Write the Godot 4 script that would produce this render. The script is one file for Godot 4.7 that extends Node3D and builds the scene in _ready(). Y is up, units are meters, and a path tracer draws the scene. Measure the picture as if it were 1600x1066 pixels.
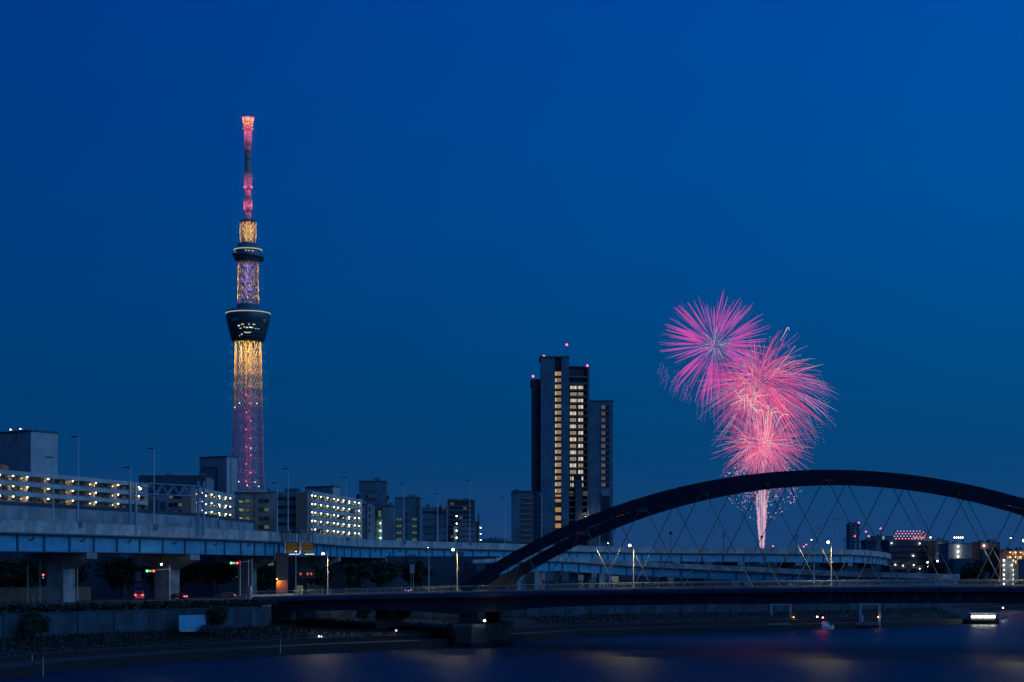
extends Node3D
# A river at dusk: arch bridge, elevated expressway, housing blocks, broadcasting tower and fireworks.
const F := 2840.0      # focal length in pixels of the 1600 px wide photograph
const EYE := 16.0      # camera height above the water
const HY := 897.0      # photograph row of the horizon
var rng := RandomNumberGenerator.new()
var taken := {}
var box_cache := {}
var M := {}
var WHITE := Color(1.0, 0.96, 0.82)

func _ready():
	rng.seed = 7
	# ---- camera
	var cam := Camera3D.new()
	cam.name = "camera"
	add_child(cam)
	cam.position = Vector3(0, EYE, 0)
	cam.set_frustum(1066.0 / F * 1.0, Vector2(0, (HY - 533.0) / F), 1.0, 20000.0)
	cam.current = true
	# ---- sky and exposure
	var env := Environment.new()
	env.background_mode = Environment.BG_SKY
	var sky := Sky.new()
	var sm := PanoramaSkyMaterial.new()
	sm.panorama = sky_image()
	sky.sky_material = sm
	env.sky = sky
	env.tonemap_mode = Environment.TONE_MAPPER_LINEAR
	env.tonemap_exposure = 1.0
	env.background_energy_multiplier = 1.0
	env.ambient_light_source = Environment.AMBIENT_SOURCE_SKY
	env.sdfgi_enabled = true
	env.ssao_enabled = true
	env.ssil_enabled = true
	var we := WorldEnvironment.new()
	we.name = "world_environment"
	we.environment = env
	add_child(we)
	# ---- the last glow of the set sun, low and very soft, from behind the camera on the right
	var sun := DirectionalLight3D.new()
	sun.name = "afterglow"
	sun.light_color = Color(0.24, 0.54, 1.0).linear_to_srgb()
	sun.light_energy = 0.36
	sun.light_angular_distance = 80.0
	sun.shadow_enabled = true
	sun.sky_mode = DirectionalLight3D.SKY_MODE_LIGHT_ONLY
	add_child(sun)
	sun.look_at_from_position(Vector3(140, 60, 70), Vector3.ZERO, Vector3.UP)
	materials()
	setting()
	build_bridge()
	build_viaduct()
	build_housing()
	build_highrise()
	build_tower()
	build_fireworks()
	build_far_shore()
	build_street()
	build_riverside()

func sky_image() -> ImageTexture:
	# clear dusk air: colour depends on height and, gently, on the bearing of the set sun
	var w := 512
	var h := 256
	var im := Image.create(w, h, false, Image.FORMAT_RGBF)
	var stops := [[-90.0, Color(0.010, 0.016, 0.045)], [-1.0, Color(0.010, 0.040, 0.125)], [0.0, Color(0.013, 0.048, 0.152)], [1.5, Color(0.008, 0.049, 0.160)], [3.5, Color(0.0015, 0.050, 0.168)], [6.0, Color(0.0, 0.055, 0.192)], [9.0, Color(0.0, 0.058, 0.235)], [12.0, Color(0.0, 0.060, 0.268)], [18.0, Color(0.0, 0.056, 0.305)], [40.0, Color(0.004, 0.055, 0.28)], [90.0, Color(0.006, 0.055, 0.26)]]
	for y in h:
		var el := 90.0 - (y + 0.5) / h * 180.0
		var c := Color.BLACK
		for k in stops.size() - 1:
			if el >= stops[k][0] and el <= stops[k + 1][0]:
				c = stops[k][1].lerp(stops[k + 1][1], (el - stops[k][0]) / (stops[k + 1][0] - stops[k][0]))
		for x in w:
			var az := (x + 0.5) / w * TAU
			var dx := sin(az) * cos(deg_to_rad(el))      # u = 0 looks along -z, u = 0.25 along +x, where the sun went down
			var k := clampf(0.25 + 0.075 * el, 0.25, 1.2)
			im.set_pixel(x, y, Color(c.r * exp(dx * k * 0.5), c.g * exp(dx * k), c.b * exp(dx * k * 0.68)))
	return ImageTexture.create_from_image(im)

# ------------------------------------------------------------------ helpers
func P(px: float, py: float, d: float) -> Vector3:
	return Vector3((px - 800.0) * d / F, EYE + (HY - py) * d / F, -d)

func px_x(px: float, d: float) -> float:
	return (px - 800.0) * d / F

func py_y(py: float, d: float) -> float:
	return EYE + (HY - py) * d / F

func nth(i: int) -> String:
	return ["first", "second", "third", "fourth", "fifth", "sixth", "seventh", "eighth", "ninth", "tenth", "eleventh", "twelfth", "thirteenth", "fourteenth", "fifteenth", "sixteenth", "seventeenth", "eighteenth", "nineteenth", "twentieth"][i]

func numbered(n: String) -> String:
	if not taken.has(n):
		taken[n] = 0
		return n
	taken[n] += 1
	return "%s_%03d" % [n, taken[n]]

func tag(o: Node3D, label: String, category: String, group := "", kind := "") -> Node3D:
	if label: o.set_meta("label", label)
	if category: o.set_meta("category", category)
	if group: o.set_meta("group", group)
	if kind: o.set_meta("kind", kind)
	return o

func thing(called: String, label: String, category: String, xf := Transform3D(), group := "") -> Node3D:
	var o := Node3D.new()
	o.name = numbered(called)
	add_child(o)
	o.transform = xf
	return tag(o, label, category, group)

func put(parent: Node3D, called: String, mesh: Mesh, xf := Transform3D()) -> MeshInstance3D:
	var o := MeshInstance3D.new()
	o.name = called if parent != self else numbered(called)
	o.mesh = mesh
	o.transform = xf
	parent.add_child(o, true)
	return o

func box_mesh(size: Vector3, m: Material) -> BoxMesh:
	var key := "%.3f|%.3f|%.3f|%d" % [size.x, size.y, size.z, m.get_instance_id()]
	if not box_cache.has(key):
		var b := BoxMesh.new()
		b.size = size
		b.material = m
		box_cache[key] = b
	return box_cache[key]

func box(parent: Node3D, called: String, at: Vector3, size: Vector3, m: Material, turn := Basis()) -> MeshInstance3D:
	return put(parent, called, box_mesh(size, m), Transform3D(turn, at))

func start() -> SurfaceTool:
	var st := SurfaceTool.new()
	st.begin(Mesh.PRIMITIVE_TRIANGLES)
	return st

func quad(st: SurfaceTool, a: Vector3, b: Vector3, c: Vector3, d: Vector3):
	for v in [a, b, c, a, c, d]:
		st.add_vertex(v)

func loft(st: SurfaceTool, rings: Array, smooth := false, caps := true):
	st.set_smooth_group(0 if smooth else -1)
	var n: int = rings[0].size()
	for i in rings.size() - 1:
		for j in n:
			quad(st, rings[i][j], rings[i][(j + 1) % n], rings[i + 1][(j + 1) % n], rings[i + 1][j])
	if caps:
		st.set_smooth_group(-1)
		for r in [rings[0], rings[-1]]:
			for j in range(1, n - 1):
				st.add_vertex(r[0])
				st.add_vertex(r[j])
				st.add_vertex(r[j + 1])

func st_box(st: SurfaceTool, at: Vector3, s: Vector3, b := Basis()):
	var h := s * 0.5
	var r := []
	for z in [-1, 1]:
		var q := []
		for c in [[-1, -1], [1, -1], [1, 1], [-1, 1]]:
			q.append(at + b * Vector3(c[0] * h.x, c[1] * h.y, z * h.z))
		r.append(q)
	loft(st, r)

func st_tube(st: SurfaceTool, a: Vector3, b: Vector3, r0: float, r1: float, n := 6, caps := false):
	var d := (b - a).normalized()
	var s := d.cross(Vector3.UP if absf(d.y) < 0.95 else Vector3.RIGHT).normalized()
	var t := d.cross(s)
	var ra := []
	var rb := []
	for k in n:
		var o := s * cos(TAU * k / n) + t * sin(TAU * k / n)
		ra.append(a + o * r0)
		rb.append(b + o * r1)
	loft(st, [ra, rb], n > 3, caps)

func st_path(st: SurfaceTool, pts: Array, radii: Array, n := 6, caps := true):
	var rings := []
	for i in pts.size():
		var d: Vector3 = (pts[mini(i + 1, pts.size() - 1)] - pts[maxi(i - 1, 0)]).normalized()
		var s := d.cross(Vector3.UP if absf(d.y) < 0.95 else Vector3.RIGHT).normalized()
		var t := d.cross(s)
		var q := []
		for k in n:
			q.append(pts[i] + (s * cos(TAU * k / n) + t * sin(TAU * k / n)) * radii[i])
		rings.append(q)
	loft(st, rings, n > 3, caps)

func st_lathe(st: SurfaceTool, prof: Array, n := 24, smooth := true, c := Vector3.ZERO):
	var rings := []
	for p in prof:
		var q := []
		for k in n:
			q.append(c + Vector3(cos(TAU * k / n) * p[0], p[1], sin(TAU * k / n) * p[0]))
		rings.append(q)
	loft(st, rings, smooth, true)

func done(st: SurfaceTool, m: Material) -> ArrayMesh:
	st.generate_normals()
	st.set_material(m)
	return st.commit()

func tube_part(parent: Node3D, called: String, a: Vector3, b: Vector3, r0: float, r1: float, m: Material, n := 6) -> MeshInstance3D:
	var st := start()
	st_tube(st, a, b, r0, r1, n, true)
	return put(parent, called, done(st, m))

func ball(parent: Node3D, called: String, at: Vector3, r: float, m: Material) -> MeshInstance3D:
	var key := "ball%.3f|%d" % [r, m.get_instance_id()]
	if not box_cache.has(key):
		var s := SphereMesh.new()
		s.radius = r
		s.height = r * 1.7
		s.radial_segments = 10
		s.rings = 5
		s.material = m
		box_cache[key] = s
	return put(parent, called, box_cache[key], Transform3D(Basis(), at))

func omni(parent: Node3D, at: Vector3, c: Color, energy: float, size := 0.2):
	var l := OmniLight3D.new()
	l.name = "light"
	l.light_color = c
	l.light_energy = energy
	l.light_size = size
	l.omni_range = 80.0
	l.omni_attenuation = 2.0
	l.shadow_enabled = true
	parent.add_child(l, true)
	l.position = at

func spot_light(parent: Node3D, at: Vector3, towards: Vector3, c: Color, energy: float, angle: float, size := 0.2):
	var l := SpotLight3D.new()
	l.name = "light"
	l.light_color = c
	l.light_energy = energy
	l.light_size = size
	l.spot_range = 120.0
	l.spot_attenuation = 2.0
	l.spot_angle = angle
	l.spot_angle_attenuation = 0.6
	l.shadow_enabled = true
	parent.add_child(l, true)
	var d := towards.normalized()
	l.transform = Transform3D(Basis.looking_at(d, Vector3.UP if absf(d.y) < 0.95 else Vector3.RIGHT), at)

# ------------------------------------------------------------------ materials
func noise_tex(sd: int, freq: float, lo: float, hi: float, size := 256, stretch := 1.0, octaves := 4) -> ImageTexture:
	var n := FastNoiseLite.new()
	n.seed = sd
	n.frequency = freq
	n.fractal_octaves = octaves
	var src := n.get_seamless_image(size, size)
	var im := Image.create(size, size, false, Image.FORMAT_RGB8)
	for y in size:
		for x in size:
			var v: float = src.get_pixel(x, int(y * stretch) % size).r
			v = lerpf(lo, hi, v)
			im.set_pixel(x, y, Color(v, v, v))
	return ImageTexture.create_from_image(im)

func weather_tex(strength: float) -> ImageTexture:      # rain streaks over broad blotches and fine grain
	var imgs := []
	for e in [[5, 0.02, 4], [31, 0.006, 3], [47, 0.09, 2]]:
		var n := FastNoiseLite.new()
		n.seed = e[0]
		n.frequency = e[1]
		n.fractal_octaves = e[2]
		imgs.append(n.get_seamless_image(512, 512))
	var im := Image.create(512, 512, false, Image.FORMAT_RGB8)
	for y in 512:
		for x in 512:
			var a: float = imgs[0].get_pixel(x, int(y * 0.125)).r
			var b: float = imgs[1].get_pixel(x, y).r
			var c: float = imgs[2].get_pixel(x, y).r
			var v := lerpf(1.0 - 0.14 * strength, 1.0, a) * lerpf(1.0 - 0.26 * strength, 1.0, smoothstep(0.25, 0.75, b)) * lerpf(1.0 - 0.1 * strength, 1.0, c)
			im.set_pixel(x, y, Color(v, v * 0.995, v * 0.98))
	return ImageTexture.create_from_image(im)

func mat(called: String, c: Color, rough := 0.8, metal := 0.0, tex: Texture2D = null, scale := 0.1) -> StandardMaterial3D:
	var m := StandardMaterial3D.new()
	m.resource_name = called
	m.albedo_color = c.linear_to_srgb()
	m.roughness = rough
	m.metallic = metal
	m.cull_mode = BaseMaterial3D.CULL_DISABLED
	if tex:
		m.albedo_texture = tex
		m.uv1_triplanar = true
		m.uv1_world_triplanar = true
		m.uv1_scale = Vector3.ONE * scale
	M[called] = m
	return m

func glow(called: String, c: Color, e: float) -> StandardMaterial3D:
	var m := StandardMaterial3D.new()
	m.resource_name = called
	m.albedo_color = Color(0.02, 0.02, 0.02)
	m.emission_enabled = true
	m.emission = c.linear_to_srgb()
	m.emission_energy_multiplier = e
	m.cull_mode = BaseMaterial3D.CULL_DISABLED
	M[called] = m
	return m

func materials():
	var stain := noise_tex(3, 0.012, 0.75, 1.0, 512)
	var streak := weather_tex(1.0)
	var aged := weather_tex(0.45)
	var fine := noise_tex(8, 0.06, 0.7, 1.0, 256)
	mat("concrete", Color(0.42, 0.40, 0.39), 0.9, 0, streak, 0.045)
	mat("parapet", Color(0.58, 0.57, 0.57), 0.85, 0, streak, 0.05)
	mat("barrier", Color(0.38, 0.39, 0.41), 0.8, 0, streak, 0.03)
	mat("barrier_top", Color(0.035, 0.06, 0.08), 0.5, 0, fine, 0.2)
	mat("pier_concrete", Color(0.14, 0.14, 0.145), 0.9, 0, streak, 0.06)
	mat("dark_concrete", Color(0.42, 0.40, 0.39), 0.9, 0, streak, 0.06)
	mat("wall_panel", Color(0.036, 0.082, 0.118), 0.9, 0, streak, 0.09)  # flood wall concrete, its bluish dark tone painted in for shade
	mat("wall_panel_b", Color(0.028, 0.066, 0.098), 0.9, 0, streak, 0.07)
	mat("girder_blue", Color(0.075, 0.37, 0.54), 0.45, 0.0, stain, 0.06)
	mat("girder_rib", Color(0.05, 0.14, 0.22), 0.5, 0.0, fine, 0.2)
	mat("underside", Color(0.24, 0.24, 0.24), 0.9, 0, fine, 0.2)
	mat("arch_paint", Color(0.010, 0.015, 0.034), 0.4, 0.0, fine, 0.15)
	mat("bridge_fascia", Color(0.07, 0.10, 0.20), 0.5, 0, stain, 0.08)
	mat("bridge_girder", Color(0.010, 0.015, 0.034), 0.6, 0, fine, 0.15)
	mat("letter_metal", Color(0.16, 0.18, 0.22), 0.5, 0.2)
	mat("cable", Color(0.11, 0.13, 0.14), 0.4, 0.3)
	mat("handrail", Color(0.34, 0.36, 0.32), 0.45, 0.2)  # top rail paler than the rest, lamplight put into its colour
	mat("rail", Color(0.14, 0.21, 0.21), 0.45, 0.2)
	mat("pole", Color(0.42, 0.42, 0.40), 0.45, 0.2)
	mat("pole_grey", Color(0.50, 0.46, 0.48), 0.5, 0.1)
	mat("dark_metal", Color(0.03, 0.035, 0.045), 0.5, 0.3)
	mat("steel_blue", Color(0.14, 0.25, 0.36), 0.5, 0.2)
	mat("asphalt", Color(0.05, 0.05, 0.052), 0.9, 0, fine, 0.3)
	mat("soil", Color(0.035, 0.04, 0.035), 1.0, 0, stain, 0.05)
	mat("walkway", Color(0.028, 0.03, 0.034), 0.85, 0, fine, 0.25)
	mat("quay", Color(0.014, 0.014, 0.016), 0.9, 0, streak, 0.15)
	mat("grass", Color(0.008, 0.018, 0.009), 1.0, 0, fine, 0.4)
	mat("leaf", Color(0.02, 0.035, 0.018), 0.9)
	mat("leaf_b", Color(0.03, 0.05, 0.025), 0.9)
	mat("bark", Color(0.05, 0.04, 0.03), 0.95)
	mat("hedge", Color(0.03, 0.022, 0.016), 1.0, 0, fine, 0.5)
	# housing
	mat("paint_white", Color(0.52, 0.48, 0.48), 0.85, 0, aged, 0.04)
	mat("paint_grey", Color(0.24, 0.28, 0.31), 0.85, 0, aged, 0.04)
	mat("paint_pale", Color(0.40, 0.42, 0.43), 0.85, 0, aged, 0.04)
	mat("paint_blue", Color(0.085, 0.20, 0.27), 0.85, 0, aged, 0.04)
	mat("paint_dark", Color(0.055, 0.085, 0.115), 0.8, 0, aged, 0.04)
	mat("recess_shade", Color(0.10, 0.105, 0.11), 0.9)  # dark tone painted in for shade in recesses and on balconies
	mat("corridor_wall", Color(0.22, 0.19, 0.16), 0.85, 0, fine, 0.3)
	mat("door_red", Color(0.10, 0.04, 0.035), 0.6)
	mat("door_green", Color(0.05, 0.07, 0.045), 0.6)
	mat("glass_dark", Color(0.02, 0.03, 0.045), 0.12)
	mat("brick_red", Color(0.27, 0.13, 0.095), 0.8, 0, fine, 0.4)
	mat("orange_paint", Color(0.5, 0.13, 0.06), 0.7)
	# tower
	mat("tower_steel", Color(0.30, 0.31, 0.34), 0.5)
	mat("tower_core", Color(0.30, 0.31, 0.34), 0.7)
	mat("tower_deck", Color(0.07, 0.115, 0.14), 0.35)
	mat("tower_glass", Color(0.04, 0.075, 0.09), 0.25)
	# lamps
	glow("lamp_warm", Color(1.0, 0.89, 0.64), 10.0)
	glow("lamp_white", Color(1.0, 0.97, 0.85), 11.0)
	glow("lamp_soft", Color(1.0, 0.93, 0.65), 1.4)
	glow("lamp_cool", Color(0.85, 0.95, 1.0), 10.0)
	glow("street_glass", Color(1.0, 0.90, 0.62), 14.0)
	glow("beacon_red", Color(1.0, 0.10, 0.12), 6.0)
	glow("beacon_pink", Color(1.0, 0.12, 0.22), 3.6)
	glow("window_warm", Color(0.80, 0.55, 0.30), 0.55)
	glow("window_pale", Color(0.85, 0.78, 0.60), 0.70)
	glow("window_dim", Color(0.45, 0.36, 0.30), 0.13)
	glow("window_green", Color(0.40, 0.55, 0.26), 0.17)
	glow("window_orange", Color(1.0, 0.5, 0.18), 0.7)
	glow("signal_green", Color(0.1, 1.0, 0.45), 7.0)
	glow("signal_amber", Color(1.0, 0.55, 0.1), 1.6)
	glow("signal_red", Color(1.0, 0.08, 0.08), 7.0)
	glow("tail_red", Color(1.0, 0.05, 0.04), 9.0)
	glow("sign_amber", Color(0.55, 0.30, 0.04), 0.10)
	glow("sign_olive", Color(0.30, 0.34, 0.05), 0.10)
	glow("sign_red", Color(1.0, 0.22, 0.15), 0.5)
	glow("lamp_orange", Color(1.0, 0.45, 0.08), 8.0)
	glow("lamp_violet", Color(0.6, 0.3, 1.0), 3.0)
	mat("car_white", Color(0.6, 0.6, 0.6), 0.3)
	mat("van_grey", Color(0.12, 0.12, 0.12), 0.35)
	mat("car_dark", Color(0.04, 0.04, 0.05), 0.3)
	mat("tyre", Color(0.015, 0.015, 0.015), 0.9)
	mat("rim", Color(0.4, 0.4, 0.4), 0.4, 0.6)
	mat("sign_face", Color(0.30, 0.33, 0.38), 0.6)
	mat("cloth_dark", Color(0.03, 0.03, 0.04), 0.9)
	mat("skin", Color(0.35, 0.22, 0.16), 0.7)
	mat("boat_white", Color(0.45, 0.48, 0.5), 0.4)
	# river
	var w := mat("river", Color(0.002, 0.020, 0.046), 0.43)
	w.metallic_specular = 0.14
	w.normal_enabled = true
	var n := FastNoiseLite.new()
	n.seed = 21
	n.frequency = 0.02
	n.fractal_octaves = 4
	var hm := n.get_seamless_image(512, 512)
	hm.convert(Image.FORMAT_RGBA8)
	hm.bump_map_to_normal_map(6.0)
	w.normal_texture = ImageTexture.create_from_image(hm)
	w.normal_scale = 0.5
	w.uv1_triplanar = true
	w.uv1_world_triplanar = true
	w.uv1_scale = Vector3(0.05, 0.05, 0.05)

# ------------------------------------------------------------------ river, banks, land
var bank := [Vector2(-150, 40), Vector2(-120, 140), Vector2(-92, 235), Vector2(-78, 275), Vector2(-74, 300), Vector2(-67, 318), Vector2(-59, 337), Vector2(-49, 352), Vector2(-39, 369), Vector2(-27, 383), Vector2(-16, 396), Vector2(0, 430), Vector2(16, 459), Vector2(38, 485), Vector2(72, 510), Vector2(110, 541), Vector2(150, 585), Vector2(166, 640), Vector2(190, 760), Vector2(280, 900), Vector2(600, 1020), Vector2(1600, 1150), Vector2(4200, 1300)]

func bank_off(t: float) -> Array:      # the bank line moved t metres inland, as (x, depth)
	var out := []
	for i in bank.size():
		var d: Vector2 = (bank[mini(i + 1, bank.size() - 1)] - bank[maxi(i - 1, 0)]).normalized()
		out.append(bank[i] + Vector2(-d.y, d.x) * t)
	if t > 14.0:      # the flood wall steps back beneath the bridge
		out[9] = Vector2(-57.0, 436.0) + Vector2(0, t - 15.0)
		out[10] = Vector2(-45.0, 446.0) + Vector2(0, t - 15.0)
		out[11] = Vector2(-20.0, 457.0) + Vector2(0, t - 15.0)
	return out

func strip(called: String, ta: float, ya: float, tb: float, yb: float, m: Material) -> MeshInstance3D:
	var a := bank_off(ta)
	var b := bank_off(tb)
	var st := start()
	st.set_smooth_group(-1)
	for i in a.size() - 1:
		quad(st, Vector3(a[i].x, ya, -a[i].y), Vector3(b[i].x, yb, -b[i].y), Vector3(b[i + 1].x, yb, -b[i + 1].y), Vector3(a[i + 1].x, ya, -a[i + 1].y))
	var o := put(self, called, done(st, m))
	o.set_meta("kind", "structure")
	return o

func setting():
	var st := start()
	st.set_smooth_group(-1)
	quad(st, Vector3(-7000, 0, 400), Vector3(-7000, 0, -9000), Vector3(7000, 0, -9000), Vector3(7000, 0, 400))
	var w := put(self, "river_water", done(st, M.river))
	w.set_meta("kind", "structure")
	strip("quay_edge", 0.0, -1.0, 0.0, 1.6, M.quay)
	strip("riverside_path", 0.0, 1.6, 6.0, 1.65, M.walkway)
	strip("path_kerb", 6.0, 1.65, 6.0, 2.7, M.quay)
	strip("embankment_ground", 6.0, 2.7, 15.0, 4.9, M.soil)
	# land behind the flood wall, one sheet to the horizon
	var e := bank_off(15.3)
	var poly := PackedVector2Array()
	for p in e: poly.append(p)
	for p in [Vector2(4200, 9000), Vector2(-6500, 9000), Vector2(-6500, 40)]: poly.append(p)
	var ids := Geometry2D.triangulate_polygon(poly)
	st = start()
	st.set_smooth_group(-1)
	for k in ids:
		st.add_vertex(Vector3(poly[k].x, 9.0, -poly[k].y))
	var land := put(self, "ground", done(st, M.soil))
	land.set_meta("kind", "structure")
	# grass on the slope: blades in clumps
	st = start()
	st.set_smooth_group(-1)
	var lo := bank_off(6.3)
	var hi := bank_off(14.8)
	for k in 14000:
		var i := rng.randi_range(2, 15)
		var f := rng.randf()
		var g := rng.randf()
		var p: Vector2 = lo[i].lerp(lo[i + 1], f).lerp(hi[i].lerp(hi[i + 1], f), g)
		var b := Vector3(p.x, lerpf(2.7, 4.9, g), -p.y)
		var a := rng.randf() * TAU
		var s := Vector3(cos(a), 0, sin(a)) * rng.randf_range(0.08, 0.2)
		var h := rng.randf_range(0.25, 0.8)
		st.add_vertex(b - s)
		st.add_vertex(b + s)
		st.add_vertex(b + Vector3(rng.randf_range(-0.2, 0.2), h, rng.randf_range(-0.2, 0.2)))
	var gr := put(self, "embankment_grass", done(st, M.grass))
	tag(gr, "dark rough grass growing on the river embankment below the flood wall", "grass", "", "stuff")
	# flood wall in cast panels
	var wall := thing("flood_wall", "weathered concrete flood wall darkened with painted shade along the left river bank above the grass", "wall")
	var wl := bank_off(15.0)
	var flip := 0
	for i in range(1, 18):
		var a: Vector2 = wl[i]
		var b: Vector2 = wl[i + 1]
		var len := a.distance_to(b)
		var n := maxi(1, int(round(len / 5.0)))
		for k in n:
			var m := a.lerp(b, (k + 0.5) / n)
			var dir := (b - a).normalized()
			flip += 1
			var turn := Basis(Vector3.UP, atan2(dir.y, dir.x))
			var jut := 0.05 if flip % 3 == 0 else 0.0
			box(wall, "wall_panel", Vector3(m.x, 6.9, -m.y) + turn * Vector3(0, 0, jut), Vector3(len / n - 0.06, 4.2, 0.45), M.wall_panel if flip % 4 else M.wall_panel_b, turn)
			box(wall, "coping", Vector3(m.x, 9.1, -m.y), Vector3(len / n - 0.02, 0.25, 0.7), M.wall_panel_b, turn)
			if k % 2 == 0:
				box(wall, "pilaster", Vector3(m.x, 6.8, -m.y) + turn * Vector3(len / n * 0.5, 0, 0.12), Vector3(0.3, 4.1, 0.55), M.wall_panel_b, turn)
	# clipped hedge on the crest
	var hl := bank_off(16.8)
	st = start()
	for i in range(1, 8):
		for k in 290:
			var p: Vector2 = hl[i].lerp(hl[i + 1], rng.randf())
			var c := Vector3(p.x + rng.randf_range(-0.9, 0.9), 9.0 + rng.randf_range(0.1, 1.5), -p.y + rng.randf_range(-0.9, 0.9))
			leaf(st, c, rng.randf_range(0.35, 0.7))
	tag(put(self, "crest_hedge", done(st, M.hedge)), "low dark brown hedge running along the top of the flood wall", "hedge")

func leaf(st: SurfaceTool, c: Vector3, s: float):
	var a := Vector3(rng.randfn(), rng.randfn(), rng.randfn()).normalized()
	var b := a.cross(Vector3(rng.randfn(), rng.randfn(), rng.randfn())).normalized()
	st.set_smooth_group(-1)
	quad(st, c - a * s, c - b * s * 0.6, c + a * s, c + b * s * 0.6)

var crowns := []
func tree(at: Vector3, h: float, r: float, label: String, group := "", m := "leaf") -> Node3D:
	if crowns.is_empty():
		for v in 3:
			var st := start()
			var cl := []
			for k in 16:
				var u := Vector3(rng.randfn(), rng.randfn(), rng.randfn()).normalized() * pow(rng.randf(), 0.4) * 0.75
				cl.append([Vector3(u.x, u.y * 0.85, u.z), rng.randf_range(0.2, 0.42)])
			for k in 1500:
				var c = cl[k % 16]
				var u := Vector3(rng.randfn(), rng.randfn(), rng.randfn()).normalized() * pow(rng.randf(), 0.5)
				leaf(st, c[0] + u * c[1], rng.randf_range(0.07, 0.13))
			crowns.append(st)
			st.generate_normals()
		for v in 3: crowns[v] = crowns[v].commit()
	var t := thing("tree", label, "tree", Transform3D(Basis(), at), group)
	var st := start()
	st_path(st, [Vector3.ZERO, Vector3(0.1, h * 0.3, 0), Vector3(-0.1, h * 0.7, 0.1)], [h * 0.03, h * 0.022, h * 0.01], 7)
	for k in 4:
		var a := TAU * k / 4.0 + rng.randf()
		st_path(st, [Vector3(0, h * (0.3 + 0.06 * k), 0), Vector3(cos(a) * r * 0.5, h * (0.52 + 0.06 * k), sin(a) * r * 0.5)], [h * 0.014, h * 0.005], 5)
	put(t, "trunk", done(st, M.bark))
	var c := put(t, "crown", crowns[rng.randi() % 3], Transform3D(Basis(Vector3.UP, rng.randf() * TAU).scaled(Vector3(r, h * 0.42, r)), Vector3(0, h * 0.62, 0)))
	c.material_override = M[m]
	return t

# ------------------------------------------------------------------ arch bridge
var BC := Vector3(66.4, 0, -385)
var BU := Vector3(0.974370, 0, 0.224951)
var BW := Vector3(0.224951, 0, -0.974370)

func bp(s: float, n: float, y: float) -> Vector3:
	return BC + BU * s + BW * n + Vector3(0, y, 0)

func s_at(px: float, n: float) -> float:      # distance along the bridge of what stands n across it and shows at column px
	var k := (px - 800.0) / F
	var x0 := BC.x + BW.x * n
	var d0 := -(BC.z + BW.z * n)
	return (k * d0 - x0) / (BU.x + k * BU.z)

func deck_y(s: float) -> float:
	return 13.45 - 0.000088 * (s - 48.0) * (s - 48.0)

func arch_y(s: float) -> float:      # top of the arch rib
	var q := s + 1.0
	return 38.05 - 0.0037 * q * q - 4.0e-8 * q * q * q * q

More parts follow.
